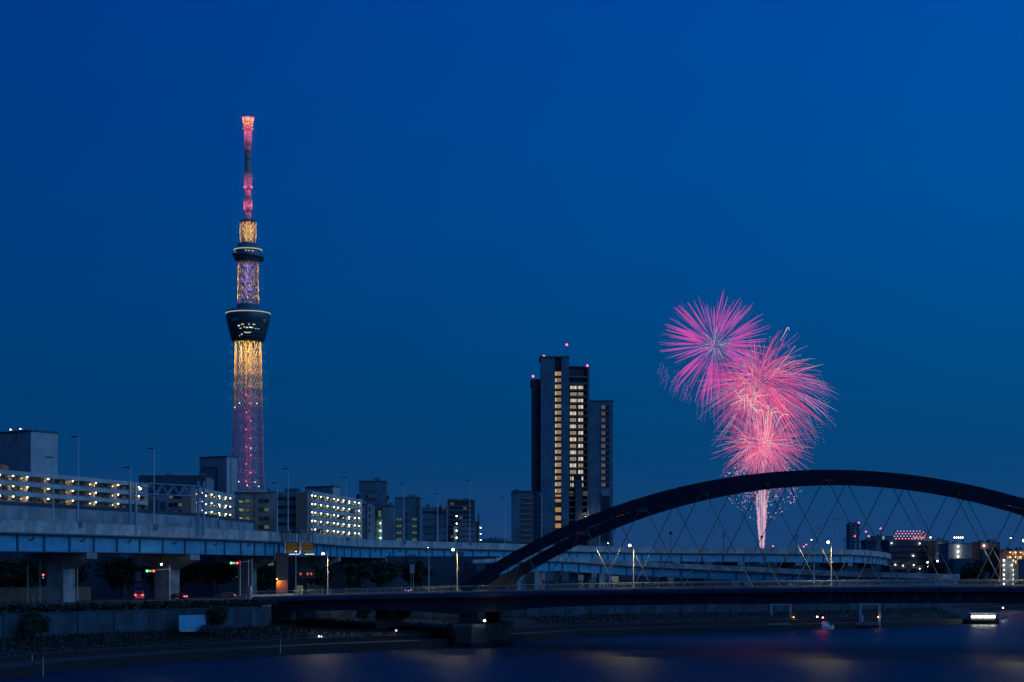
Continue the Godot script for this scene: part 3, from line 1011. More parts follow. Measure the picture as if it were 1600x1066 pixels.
func pane(t: Node3D, called: String, px0: float, px1: float, y0: float, y1: float, m: Material, z := 0.05, thick := 0.1) -> MeshInstance3D:
	var a := on_face(t, px0, y0, z)
	var b := on_face(t, px1, y1, z)
	return box(t, called, (a + b) * 0.5, Vector3(absf(b.x - a.x), absf(a.y - b.y), thick), m)

func spot(t: Node3D, called: String, px: float, py: float, r: float, m: Material, c := Color.BLACK, e := 0.0, z := 0.4):
	var p := on_face(t, px, py, z)
	ball(t, called, p, r, m)
	if e > 0.0: omni(t, p + Vector3(0, 0, r + 0.12), c, e, 0.2)

func build_housing():
	var warm := Color(1.0, 0.88, 0.66)
	var pale := Color(0.92, 1.0, 0.80)
	var b1 := corridor_block("gallery_block", "long white housing block with warm gallery lamps at the left edge", Vector2(-45, 492), Vector2(231, 580), 12.0, 45.0, 2.9, M.paint_white, [2, 23, 45, 78, 116, 152, 187, 219], 4, M.lamp_warm, warm, 1.5, {"2|219": 1})
	# lift tower on the roof of the left block
	var t := corner_block("lift_tower", "tall blank lift tower rising above the long housing block at the left edge", -30, 48, 78, 673, 540, M.paint_pale)
	var H: float = t.get_meta("H")
	for z in [-5.0, -9.5]:
		box(t, "roof_vent", Vector3(1.2, H + 0.4, z), Vector3(1.0, 0.7, 1.6), M.dark_metal)
		ball(t, "roof_lamp", Vector3(0.2, H + 0.75, z), 0.2, M.lamp_cool)
	box(t, "slit_window", Vector3(-0.02, H - 2.2, -6.6), Vector3(0.1, 3.4, 0.5), M.recess_shade)
	tube_part(t, "aerial", Vector3(5, H, -4), Vector3(5, H + 3.4, -4), 0.06, 0.04, M.dark_metal)
	# water tank dome, terracotta
	var dome := thing("roof_dome", "small terracotta dome on the roof of the left housing block", "dome", Transform3D(Basis(), P(3.0, 733.0, 512.0)))
	var st := start()
	st_lathe(st, [[1.9, -0.6], [1.9, 0.1], [1.7, 0.7], [1.1, 1.1], [0.3, 1.3]], 16)
	put(dome, "shell", done(st, M.orange_paint))
	st = start()
	st_lathe(st, [[2.05, -0.7], [2.05, -0.45]], 16)
	put(dome, "rim", done(st, M.dark_concrete))
	# dark block behind the gantry
	var k := plain_block("stair_block", "dark low block with greenish stair windows behind the sign gantry", "apartment block", 217, 322, 744, 640, 16.0, M.paint_grey, 0, 0, "housing blocks behind the expressway")
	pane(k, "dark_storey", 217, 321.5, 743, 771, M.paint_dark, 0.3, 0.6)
	pane(k, "recess_shade", 233, 247, 782, 802, M.recess_shade)  # dark panel on the wall face in place of a shaded recess
	pane(k, "recess_shade", 250, 259, 784, 800, M.paint_dark)
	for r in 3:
		pane(k, "stair_recess_shade", 263, 286, 772.5 + r * 12.5, 780 + r * 12.5, M.recess_shade)  # dark panels proud of the wall, painted as stair shade
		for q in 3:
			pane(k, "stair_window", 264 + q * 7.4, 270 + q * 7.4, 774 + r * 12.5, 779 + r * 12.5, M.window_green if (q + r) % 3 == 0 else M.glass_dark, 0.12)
	pane(k, "pilaster", 295, 297.5, 771, 806, M.paint_white, 0.2, 0.4)
	# gallery block 3, running away from us
	corridor_block("gallery_block", "white housing block with three rows of pale gallery lamps just left of the lattice tower", Vector2(306, 588), Vector2(367, 650), 3.0, 44.2, 2.9, M.paint_white, [307, 319, 333, 345, 355, 362], 3, M.lamp_white, pale, 1.5)
	t = corner_block("lift_tower", "blue-grey lift tower with a recessed panel in front of the lattice tower", 307, 354, 367, 713, 665, M.paint_pale)
	H = t.get_meta("H")
	var wl: float = t.get_meta("wl")
	for e in [[0.34, 0.90, 3.9, 0.35], [0.34, 0.37, 11.5, 15.0], [0.87, 0.90, 11.5, 15.0]]:
		box(t, "panel_frame", Vector3(-0.06, H - e[2], -wl * (e[0] + e[1]) * 0.5), Vector3(0.2, e[3], wl * (e[1] - e[0])), M.paint_dark)
	box(t, "panel", Vector3(-0.02, H - 11.6, -wl * 0.62), Vector3(0.1, 15.0, wl * 0.5), M.paint_grey)
	box(t, "vertical_slot", Vector3(2.1, H - 9.0, 0.02), Vector3(0.35, 17.0, 0.1), M.paint_dark)
	tube_part(t, "aerial", Vector3(1.5, H, -wl * 0.9), Vector3(1.5, H + 5.8, -wl * 0.9), 0.07, 0.04, M.dark_metal)
	# front block, dark panels painted as shaded stair recesses
	k = plain_block("stair_block", "grey stair block with recess shade painted as dark panels below the lattice tower", "apartment block", 366, 432, 769, 655, 14.0, M.paint_grey, 0, 0, "housing blocks behind the expressway")
	pane(k, "roof_slab", 364, 418, 766.5, 769.5, M.paint_white, 0.3, 1.5)
	for r in 4:
		for c in [[373, 391], [403, 419]]:
			pane(k, "recess_shade", c[0], c[1], 779 + r * 13.6, 787 + r * 13.6, M.recess_shade)
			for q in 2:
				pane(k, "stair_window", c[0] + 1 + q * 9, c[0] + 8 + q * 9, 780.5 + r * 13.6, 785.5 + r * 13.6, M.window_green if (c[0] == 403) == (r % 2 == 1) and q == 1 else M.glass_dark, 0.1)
		pane(k, "drain_column", 396, 398.5, 771 + r * 13.6, 782 + r * 13.6, M.paint_dark, 0.1, 0.2)
	# banded facade facing us, then the lamp-lit gallery running away
	k = plain_block("banded_block", "dim housing block with level balcony bands left of the brightest galleries", "apartment block", 430, 487, 770, 628, 14.0, M.recess_shade, 0, 0, "housing blocks behind the expressway")
	for r in 5:
		pane(k, "balcony_band", 431, 487.5, 769.5 + r * 13.2, 777.5 + r * 13.2, M.paint_blue, 0.7, 1.4)
		pane(k, "balcony_glass", 433, 440, 778 + r * 13.2, 781.5 + r * 13.2, M.glass_dark, 0.1)
	pane(k, "party_wall", 430, 432.5, 770, 850, M.paint_grey, 0.75, 1.5)
	pane(k, "roof_hut", 445, 463, 763, 770, M.paint_dark, -4.0, 4.0)
	corridor_block("gallery_block", "white housing block with five bright rows of gallery lamps in mid picture", Vector2(487, 622), Vector2(566, 694), 4.0, 44.4, 2.9, M.paint_white, [490, 495, 504, 514, 524, 530.5, 539, 548, 556.5, 563], 5, M.lamp_white, pale, 1.4, {"1|556": 1, "2|539": 1, "4|504": 1})
	t = corner_block("lift_tower", "low blue roof tower above the bright gallery block", 475, 520, 530, 760, 690, M.paint_pale)
	H = t.get_meta("H")
	tube_part(t, "aerial", Vector3(1, H, -1), Vector3(1, H + 2.2, -1), 0.25, 0.05, M.dark_metal)
	# red panels and the thin white stair tower
	k = plain_block("stair_tower", "thin white stair tower with small square windows and red panels beside it", "tower block", 561, 583, 788, 705, 8.0, M.paint_grey, 0, 0, "")
	pane(k, "white_pier", 574, 581.5, 788, 850, M.paint_white, 0.25, 0.5)
	for r in 4:
		pane(k, "window", 576, 579.5, 793 + r * 11.2, 799 + r * 11.2, M.recess_shade, 0.5, 0.08)
		pane(k, "red_panel", 563.5, 567, 799 + r * 11.2, 805.5 + r * 11.2, M.brick_red, 0.3, 0.5)
	# tall dark tower with two aerials
	t = plain_block("tower_block", "tall blue-grey tower block with two thin aerials and a dark slot near its top", "tower block", 561, 603, 752, 745, 14.0, M.paint_blue)
	pane(t, "slot", 566, 590, 765, 770, M.recess_shade)
	pane(t, "balcony_box", 576, 590, 772, 779, M.paint_grey, 0.6, 1.2)
	pane(t, "slot", 576, 589, 780, 782, M.recess_shade)
	pane(t, "side_bracket", 556, 561, 772, 780, M.paint_dark, -3.0, 3.0)
	pane(t, "side_bracket", 603, 607, 774, 780, M.door_red, -3.0, 3.0)
	for c in [562.0, 603.0]: tube_part(t, "aerial", on_face(t, c, 752, -2), on_face(t, c, 737, -2), 0.07, 0.04, M.dark_metal)
	pane(t, "stair_window", 591, 595.5, 798, 808, M.window_green, 0.15)
	for y in [818.0, 829.5, 841.0]: spot(t, "stair_lamp", 594.5, y, 0.22, M.lamp_cool, pale, 2.0)
	for r in 5: pane(t, "stair_recess_shade", 582, 593, 797 + r * 11.3, 803 + r * 11.3, M.recess_shade, 0.08)  # flat dark panels painted as the shade of stair openings
	k = plain_block("blank_block", "plain purple-grey blank end wall between two tower blocks", "apartment block", 597, 616, 791, 735, 10.0, M.paint_grey)
	pane(k, "roof_hut", 602, 610, 788, 791, M.paint_dark, -4.0, 4.0)
	# block with green-lit stair windows
	k = plain_block("tower_block", "blue-grey block with a tall blank top and two columns of green-lit windows", "tower block", 617, 656, 777.5, 740, 12.0, M.paint_blue)
	pane(k, "corner_strip", 651, 655.5, 779, 848, M.paint_dark, 0.1, 0.2)
	for r in 4:
		for c in [[618.5, 628], [643, 655]]:
			pane(k, "recess_shade", c[0], c[1], 809 + r * 10.5, 814.5 + r * 10.5, M.recess_shade)
			pane(k, "lit_window", c[0] + 1.2, c[0] + 5.2, 810 + r * 10.5, 813.5 + r * 10.5, M.window_green, 0.12)
			pane(k, "lit_window", c[0] + 5.8, c[1] - 0.6, 810 + r * 10.5, 813.5 + r * 10.5, M.window_green, 0.12)
		pane(k, "drain_column", 634, 638, 800 + r * 10.5, 807 + r * 10.5, M.paint_dark, 0.1, 0.2)
	# banded block with the orange tank
	k = plain_block("banded_block", "blue banded block with an orange ball tank on its roof", "apartment block", 659, 698, 793.5, 760, 12.0, M.recess_shade)
	for r in 5:
		for c in [[660, 680], [683, 698]]:
			pane(k, "balcony_band", c[0], c[1], (793.0 if r == 0 else 797.5 + (r - 1) * 10.8 + 5.0), 805.5 + r * 10.8 - (6.0 if r == 0 else 0.0) + (0.0 if r == 0 else -4.0), M.paint_blue, 0.6, 1.2)
	for c in [659.0, 681.0, 697.0]: pane(k, "pilaster", c, c + 2.2, 794, 850, M.paint_grey, 0.7, 1.5)
	var tk := thing("water_tank", "round orange water tank on the roof of the banded block", "tank", Transform3D(Basis(), P(691, 797, 758)))
	st = start()
	st_lathe(st, [[0.4, -0.6], [0.7, -0.3], [1.0, 0.5], [0.85, 1.2], [0.3, 1.6]], 14)
	put(tk, "shell", done(st, M.orange_paint))
	box(tk, "stand", Vector3(-0.8, -0.8, 0), Vector3(3.4, 0.5, 1.4), M.paint_dark)
	# dark gridded tower
	k = plain_block("tower_block", "dark gridded tower block with faint window rows right of the orange tank", "tower block", 699, 741, 781.5, 830, 14.0, M.paint_dark)
	for r in 8:
		for q in 5:
			pane(k, "window", 704 + q * 6.6, 709.4 + q * 6.6, 785 + r * 7.4, 789 + r * 7.4, M.glass_dark if (q * 3 + r * 5) % 7 else M.window_dim, 0.06)
		pane(k, "floor_band", 700, 738, 789.6 + r * 7.4, 790.8 + r * 7.4, M.paint_grey, 0.1, 0.3)
	pane(k, "roof_lights", 708, 727, 783.2, 784.2, M.door_red, 0.15)
	k = plain_block("low_block", "low purple-grey block with three stair lamps on its right corner", "apartment block", 716, 749, 816, 815, 12.0, M.paint_grey)
	for r in 4: pane(k, "window_band", 717, 741, 821 + r * 8, 824 + r * 8, M.recess_shade)
	pane(k, "stair_mast", 747, 749, 803, 850, M.paint_dark, 0.4, 0.6)
	for y in [825.0, 834.5, 844.0]: spot(k, "stair_lamp", 751, y, 0.24, M.lamp_white, pale, 2.0)
	var sl := thing("stair_lamp_column", "column of four bright stair lamps in front of the gridded tower", "stair tower", Transform3D(Basis(), Vector3(px_x(711, 770), 9, -770)))
	box(sl, "shaft", Vector3(0, 12, 0), Vector3(1.6, py_y(803, 770) - 9.0 - 2.0, 1.6), M.paint_dark)
	for y in [807.0, 818.5, 829.5, 840.5]:
		var p := Vector3(0.7, py_y(y, 770) - 9.0, 1.0)
		ball(sl, "stair_lamp", p, 0.3, M.lamp_white)
		omni(sl, p + Vector3(0, 0, 0.45), pale, 2.0)
	for i in 6:      # dark roofs beyond the viaduct on the right
		var q = [[800.0, 905.0, 866.0, 980.0], [905.0, 1010.0, 868.0, 1010.0], [1010.0, 1100.0, 866.5, 1040.0], [1100.0, 1205.0, 868.0, 1010.0], [1205.0, 1300.0, 867.0, 1060.0], [1300.0, 1392.0, 868.5, 1090.0]][i]
		var dk := plain_block("riverside_shed", "long dark shed seen between the viaduct and its ramp, %s from the left" % nth(i), "shed", q[0], q[1], q[2], q[3], 20.0, M.paint_dark, 0, 0, "dark sheds beyond the viaduct")
		for u in 7:
			var x: float = q[0] + 4.0 + u * (q[1] - q[0] - 8.0) / 7.0
			pane(dk, "shed_door", x, x + 8.0, q[2] + 6.0, q[2] + 14.0, M.glass_dark if u % 3 else M.paint_grey)
	# more distant roofs closing the gap to the high-rise
	var far := [[742, 800, 846, 1100], [320, 370, 800, 900], [100, 230, 800, 800], [756, 790, 842, 1300]]
	for i in far.size():
		var q = far[i]
		plain_block("distant_block", "low distant block on the skyline, %s of four half hidden by nearer roofs" % nth(i), "building", q[0], q[1], q[2], q[3], 20.0, M.paint_blue, 0, 0, "half hidden distant blocks")

# ------------------------------------------------------------------ high-rise
func build_highrise():
	var D := 860.0
	var t := thing("high_rise", "tall slender high-rise with a column of amber stair windows and two rows of lit flats", "high-rise", Transform3D(Basis(), Vector3(px_x(845, D), 9, -D)))
	t.set_meta("d", D)
	t.set_meta("px0", 845.0)
	var face: Material = M.paint_blue
	pane(t, "main_wall", 845, 867, 558, 908, face, -9.0, 18.0)
	pane(t, "main_wall", 877, 889, 558, 908, face, -9.0, 18.0)
	pane(t, "slot_back", 866.5, 877.5, 559.5, 908, M.recess_shade, -9.6, 16.0)
	pane(t, "roof_edge", 843, 889.5, 556.6, 559.2, M.paint_dark, -9.0, 18.6)
	for r in 6: pane(t, "louvre", 868, 876.6, 563 + r * 2.9, 564.6 + r * 2.9, M.dark_metal, -0.9, 0.3)
	var shades := [glow("stair_window_a", Color(0.36, 0.24, 0.13), 0.7), glow("stair_window_b", Color(0.42, 0.29, 0.17), 0.7), glow("stair_window_c", Color(0.28, 0.19, 0.11), 0.7), glow("stair_window_d", Color(0.50, 0.29, 0.12), 0.7)]
	var bright := glow("stair_window_bright", Color(0.75, 0.55, 0.32), 0.9)
	for r in 19:
		var y := 580.5 + r * 10.18
		var m: Material = shades[(r * 5 + 3) % 3] if r > 0 else shades[3]
		var w := pane(t, "stair_window", 869.6, 876.8, y, y + 6.0, m, -1.2, 0.12)
		pane(t, "stair_window", 867.6, 869.4, y + 0.4, y + 6.0, bright, -1.15, 0.12)
		pane(t, "landing", 867, 877, y + 6.4, y + 9.2, M.paint_dark, -0.9, 1.0)
	for y in [769.0, 780.0, 793.0, 806.0, 818.0, 829.0]:
		pane(t, "stair_window", 867.8, 876.6, y, y + (4.5 if y == 780.0 else 7.0), shades[3], -1.2, 0.12)
		pane(t, "landing", 867, 877, y + 8.0, y + 10.0, M.paint_dark, -0.9, 1.0)
	# recessed middle bay with lit flats
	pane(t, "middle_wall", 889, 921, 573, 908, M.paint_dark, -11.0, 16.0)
	pane(t, "middle_roof", 888.5, 921.8, 571.6, 573.6, M.dark_metal, -11.0, 18.0)
	pane(t, "bay_side", 917.5, 921, 573, 908, M.recess_shade, -2.0, 3.6)
	var flat := [glow("flat_window_a", Color(0.80, 0.72, 0.55), 0.62), glow("flat_window_b", Color(0.55, 0.45, 0.34), 0.5), glow("flat_window_c", Color(0.95, 0.86, 0.66), 0.75), glow("flat_window_d", Color(0.62, 0.42, 0.28), 0.5)]
	for r in 31:
		var y := 579.0 + r * 10.18
		pane(t, "balcony", 889.2, 917.4, y + 8.6, y + 11.2, M.recess_shade if r > 1 else M.paint_blue, -1.6, 2.6)
		if r >= 2 and r <= 15:
			var right_from := 904.0
			if r <= 4:
				for q in 6: pane(t, "flat_window", 891.5 + q * 3.4, 894.4 + q * 3.4, y + 3.0, y + 8.2, flat[(q * 2 + r * 3) % 4], -2.9, 0.12)
			else:
				for q in 3: pane(t, "flat_window", 891.0 + q * 3.3, 893.8 + q * 3.3, y + 2.6, y + 8.2, flat[(q * 2 + r) % 4], -2.9, 0.12)
				for q in 2: pane(t, "flat_window", right_from + q * 4.0, right_from + 3.4 + q * 4.0, y + 2.6, y + 8.2, flat[(q * 2 + r * 3 + 1) % 4], -2.9, 0.12)
			pane(t, "window_mullion", 901.3, 903.3, y + 2, y + 8.4, M.recess_shade, -2.8, 0.3)
		elif r == 16 or r == 17:
			pane(t, "flat_window", 891.5, 893.0, y + 2.8, y + 8.2, flat[0], -2.9, 0.12)
			pane(t, "flat_window", 894.6, 896.4, y + 2.8, y + 8.2, flat[2], -2.9, 0.12)
			pane(t, "flat_window", 909.4, 911.4, y + 2.8, y + 8.2, flat[2], -2.9, 0.12)
	pane(t, "lift_shaft", 899, 910, 752, 870, M.paint_dark, -1.2, 3.0)
	pane(t, "hall_window", 889.6, 896.2, 767.5, 775, M.window_dim, -2.8, 0.2)
	pane(t, "hall_window", 911, 918, 767.5, 775, M.window_dim, -0.2, 0.2)
	spot(t, "terrace_lamp", 915.5, 809.5, 0.8, M.lamp_white, WHITE, 8.0, 0.6)
	# right wing
	pane(t, "right_wall", 921, 958, 627, 908, M.paint_blue, -10.0, 18.0)
	pane(t, "right_roof", 921, 959, 625.4, 627.6, M.paint_dark, -10.0, 18.6)
	pane(t, "roof_unit", 955, 958.6, 624, 629, M.dark_metal, -8, 3.0)
	var dim_a := glow("dim_window_a", Color(0.115, 0.10, 0.115), 0.6)
	var dim_b := glow("dim_window_b", Color(0.15, 0.115, 0.10), 0.6)
	for r in 13:
		var y := 633.0 + r * 10.1
		pane(t, "wing_recess_shade", 939, 953, y, y + 6.6, M.recess_shade, -0.8, 0.4)  # dark plate in front of the wall, painted as recess shade
		pane(t, "wing_window", 939.6, 946.0, y + 0.6, y + 6.0, dim_a if r % 3 else dim_b, -0.5, 0.1)
		pane(t, "wing_window", 946.6, 952.0, y + 0.6, y + 6.0, M.glass_dark, -0.5, 0.1)
	for r in 8: pane(t, "wing_glazing", 940, 953, 766 + r * 10, 775 + r * 10, M.glass_dark if r else M.paint_grey, 0.05)
	# left wing with stair flights
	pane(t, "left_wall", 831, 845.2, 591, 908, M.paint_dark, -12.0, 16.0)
	pane(t, "left_unit", 829, 833, 590, 603, M.dark_metal, -12.0, 4.0)
	for r in 20:
		var y := 603.0 + r * 10.1
		var st := start()
		st_tube(st, on_face(t, 834, y + 6.5, -3.8), on_face(t, 843, y, -3.8), 0.22, 0.22, 5, true)
		put(t, "stair_flight", done(st, M.paint_blue))
	for e in [[850.0, 557.0], [918.0, 572.0], [833.0, 588.5]]: spot(t, "beacon_lamp", e[0], e[1] - 0.8, 0.6, M.beacon_pink, Color(1, 0.2, 0.3), 1.2, -1.0)
	tube_part(t, "mast", on_face(t, 886, 558, -4), on_face(t, 886, 538, -4), 0.18, 0.1, M.dark_metal)
	spot(t, "beacon_lamp", 886, 537.2, 0.6, M.beacon_pink, Color(1, 0.2, 0.3), 6.0, -4.0)
	# podium and neighbour
	var k := plain_block("balcony_block", "low block with dark balconies at the foot of the high-rise", "apartment block", 799, 833, 770, 830, 16.0, M.paint_blue)
	pane(k, "balcony_bay", 814.5, 832, 774, 880, M.recess_shade, 0.08)
	for r in 9: pane(k, "balcony", 815, 832, 778 + r * 8.4, 779.6 + r * 8.4, M.paint_grey, 0.5, 0.9)
	pane(k, "roof_fence", 800, 834, 766.5, 770, M.paint_dark, -3, 0.3)
	var g := plain_block("glazed_annexe", "glazed annexe with a fine grid between the low block and the high-rise", "annexe", 833.5, 847, 775, 835, 10.0, M.paint_blue)
	for r in 8:
		for q in 2: pane(g, "glass_pane", 834.3 + q * 6.4, 839.8 + q * 6.4, 777 + r * 9, 785 + r * 9, M.glass_dark, 0.06)

# ------------------------------------------------------------------ lattice broadcasting tower
const TD := 2502.0
func ty(py: float) -> float:
	return py_y(py, TD) - 9.0

func lattice(st: SurfaceTool, rad: Callable, y0: float, y1: float, step: float, n: int, r: float, turn: float):
	var lv := int((y1 - y0) / step)
	for k in lv:
		var ya := y1 - k * step
		var yb := maxf(y0, ya - step * 1.9)
		for i in n:
			var th := TAU * i / n
			var f := fposmod(th - turn, TAU / 3.0) / (TAU / 3.0)
			var dir := 1.0 if f > 0.5 else -1.0
			var th2 := th + dir * TAU / n
			var a: Vector3 = Vector3(sin(th), 0, cos(th)) * rad.call(ya) + Vector3(0, ya, 0)
			var b: Vector3 = Vector3(sin(th2), 0, cos(th2)) * rad.call(yb) + Vector3(0, yb, 0)
			st_tube(st, a, b, r, r, 4)

func ring_of(st: SurfaceTool, rr: float, y: float, r: float, n := 24):
	for i in n:
		var a := TAU * i / n
		var b := TAU * (i + 1) / n
		st_tube(st, Vector3(sin(a) * rr, y, cos(a) * rr), Vector3(sin(b) * rr, y, cos(b) * rr), r, r, 4)

func flood(t: Node3D, a: float, rr: float, y: float, c: Color, e: float, m: Material, tilt := 0.0):
	var p := Vector3(sin(deg_to_rad(a)) * rr, y, cos(deg_to_rad(a)) * rr)
	ball(t, "floodlight", p, 0.168, m)
	spot_light(t, p - Vector3(p.x, 0, p.z).normalized() * 0.3, Vector3(-p.x, tilt * rr, -p.z), c, e, 62.0)

func build_tower():
	var t := thing("lattice_tower", "very tall lattice broadcasting tower lit gold and violet with two round decks", "tower", Transform3D(Basis(Vector3.UP, 0.147), Vector3(px_x(387.5, TD), 9, -TD)))
	glow("working_glow", Color(1.0, 0.95, 0.85), 2.2)
	glow("deck_glow", Color(0.7, 0.9, 0.95), 1.2)
	var gold_m := glow("flood_gold", Color(1.0, 0.6, 0.15), 2.0)
	var violet_m := glow("flood_violet", Color(0.7, 0.2, 0.8), 1.5)
	var gold := Color(1.0, 0.50, 0.065).linear_to_srgb()
	var rose := Color(1.0, 0.10, 0.30).linear_to_srgb()
	var violet := Color(0.72, 0.10, 0.48).linear_to_srgb()
	var blue := Color(0.10, 0.05, 1.0).linear_to_srgb()
	# main shaft
	var y_low := 0.0
	var y_deck := ty(535)
	var shaft := func(y: float) -> float: return lerpf(22.3, 17.6, pow(clampf((y - ty(767)) / (ty(535) - ty(767)), 0, 1), 0.9)) + maxf(0.0, ty(767) - y) * 0.06
	var st := start()
	lattice(st, shaft, y_low, y_deck, 9.6, 15, 0.72, 0.06)
	var la := put(t, "lattice", done(st, M.tower_steel))
	la.set_meta("kind", "stuff")
	st = start()
	var y := y_low
	while y < y_deck:
		ring_of(st, shaft.call(y), y, 0.3)
		y += 11.8
	put(t, "ring_beams", done(st, M.tower_steel)).set_meta("kind", "stuff")
	for i in 12:
		var a := TAU * i / 12.0
		st = start()
		var pts := []
		var rad := []
		for k in 9:
			var yy := lerpf(y_low, y_deck, k / 8.0)
			pts.append(Vector3(sin(a), 0, cos(a)) * shaft.call(yy) + Vector3(0, yy, 0))
			rad.append(0.45)
		st_path(st, pts, rad, 5)
		put(t, "leg", done(st, M.tower_steel))
	st = start()
	st_lathe(st, [[4.5, 0.0], [4.5, y_deck]], 20)
	put(t, "core", done(st, M.tower_core))
	# lower deck
	st = start()
	st_lathe(st, [[17.5, ty(535.5)], [22.5, ty(533)], [29.3, ty(503)], [30.3, ty(499)], [30.3, ty(491)]], 40)
	put(t, "deck_bowl", done(st, M.tower_glass))
	st = start()
	st_lathe(st, [[30.0, ty(490.2)], [30.2, ty(487)], [27.0, ty(485.5)], [16.0, ty(484)], [15.6, ty(477)], [14.5, ty(476.5)]], 40)
	put(t, "deck_roof", done(st, M.tower_deck))
	st = start()
	st_lathe(st, [[30.3, ty(490.9)], [30.9, ty(490.6)], [30.9, ty(489.7)], [30.3, ty(489.5)]], 40)
	put(t, "floodlit_rim_glow", done(st, glow("floodlit_rim_glow", Color(0.75, 0.85, 0.75), 0.5)))  # ledge glows by itself, standing in for floodlight falling on it
	for e in [496.0, 503.0, 509.0, 516.0, 522.0, 528.0]:
		var rr := 30.5 if e < 499 else lerpf(29.5, 23.6, (e - 503.0) / 27.0)
		st = start()
		ring_of(st, rr, ty(e), 0.35, 36)
		put(t, "window_band", done(st, M.tower_deck))
	var lit := [[-24, 513, 3.0], [-20, 517, 2.4], [-10, 515, 2.0], [-3, 516, 3.0], [6, 515.5, 4.0], [11, 516, 2.4], [20, 517, 1.6], [28, 517, 1.4], [-8, 523, 3.2], [-2, 523.5, 4.0], [5, 523, 2.8], [-18, 526, 1.6], [-25, 528, 1.4], [-14, 511, 3.6], [2, 511, 2.0], [14, 511, 3.6]]
	for e in lit:
		var a := deg_to_rad(e[0] * 1.15)
		var rr := lerpf(29.3, 22.5, (e[1] - 503.0) / 30.0) + 0.35
		var b := box(t, "lit_window", Vector3(sin(a) * rr, ty(e[1]), cos(a) * rr), Vector3(e[2], 1.3, 0.3), M.window_pale if int(e[0]) % 3 else M.deck_glow, Basis(Vector3.UP, a))
	for e in [[-36.0, 12.0], [48.0, 6.0]]:
		var a := deg_to_rad(e[0])
		box(t, "grey_band", Vector3(sin(a) * 29.6, ty(503.5), cos(a) * 29.6), Vector3(e[1], 3.6, 0.4), M.paint_grey, Basis(Vector3.UP, a))  # matte grey bands on the bowl, paler than its glass
	# middle lattice
	var mid := func(yy: float) -> float: return lerpf(14.6, 13.6, clampf((yy - ty(478)) / (ty(410) - ty(478)), 0, 1))
	st = start()
	lattice(st, mid, ty(477), ty(408), 12.0, 10, 0.95, 0.10)
	put(t, "lattice", done(st, M.tower_steel)).set_meta("kind", "stuff")
	st = start()
	for k in 6: ring_of(st, mid.call(ty(476 - k * 12.5)), ty(476 - k * 12.5), 0.5)
	put(t, "ring_beams", done(st, M.tower_steel)).set_meta("kind", "stuff")
	st = start()
	st_lathe(st, [[5.0, ty(478)], [4.0, ty(347)]], 20)
	put(t, "core", done(st, M.tower_core))
	for i in 6:
		for k in 5:
			var a := TAU * (i / 6.0) + 0.9 + 0.25 * (k % 2)
			var rr: float = mid.call(ty(470 - k * 12.0)) + 1.6
			box(t, "antenna_panel", Vector3(sin(a) * rr, ty(470 - k * 12.0), cos(a) * rr), Vector3(1.2, 2.6, 1.2), M.dark_metal, Basis(Vector3.UP, a))
	# upper deck with its spiral gallery
	st = start()
	st_lathe(st, [[13.0, ty(411)], [15.0, ty(409)], [19.0, ty(406)], [20.3, ty(402)], [19.6, ty(398)], [18.2, ty(393)], [19.0, ty(390)], [18.0, ty(388.5)], [15.0, ty(386)], [14.0, ty(381)], [11.5, ty(380)]], 36)
	put(t, "upper_deck", done(st, M.tower_deck))
	st = start()
	var pts := []
	var rad := []
	for k in 41:
		var a := -2.2 + 4.4 * k / 40.0
		pts.append(Vector3(sin(a) * 20.4, lerpf(ty(397), ty(405), k / 40.0), cos(a) * 20.4))
		rad.append(1.9)
	st_path(st, pts, rad, 8)
	put(t, "spiral_gallery", done(st, M.tower_glass))
	st = start()
	st_lathe(st, [[19.0, ty(391.6)], [19.5, ty(391.3)], [19.5, ty(390.4)], [19.0, ty(390.2)]], 36)
	put(t, "floodlit_rim_glow", done(st, glow("floodlit_rim_glow_b", Color(0.72, 0.85, 0.62), 0.55)))  # upper ledge, its floodlit look made by emission
	for e in [[-6, 395, 2.4], [2, 395.3, 2.0], [12, 395.6, 2.6], [-40, 396.5, 1.6], [14, 401, 1.6]]:
		var a := deg_to_rad(e[0] * 1.5)
		box(t, "lit_window", Vector3(sin(a) * 19.7, ty(e[1]), cos(a) * 19.7), Vector3(e[2], 1.1, 0.3), M.window_pale, Basis(Vector3.UP, a))
	# upper lattice
	var upr := func(_y: float) -> float: return 10.9
	st = start()
	lattice(st, upr, ty(381), ty(349), 7.4, 9, 0.8, 0.12)
	for i in 12:
		var a := TAU * (i + 0.5) / 12.0
		st_tube(st, Vector3(sin(a), 0, cos(a)) * 10.9 + Vector3(0, ty(360), 0), Vector3(sin(a), 0, cos(a)) * 10.9 + Vector3(0, ty(346), 0), 0.5, 0.5, 4)
	put(t, "lattice", done(st, M.tower_steel)).set_meta("kind", "stuff")
	st = start()
	st_lathe(st, [[11.2, ty(346.6)], [11.2, ty(345)]], 24)
	put(t, "top_ring", done(st, M.dark_metal))
	# antenna mast, segment on segment
	var seg := [[346.0, 330.5, 3.3, 3.3], [330.0, 311.0, 5.6, 5.6], [310.5, 296.5, 3.6, 3.6], [296.0, 291.0, 6.2, 6.6], [290.5, 270.0, 5.2, 5.2], [269.5, 252.0, 3.9, 3.9], [251.5, 239.5, 3.9, 3.9], [239.0, 227.5, 4.4, 4.4], [227.0, 215.5, 4.6, 4.6], [215.0, 203.5, 4.8, 4.8], [203.0, 201.0, 7.4, 7.4], [200.5, 192.0, 6.2, 6.8], [191.5, 184.0, 7.2, 8.2]]
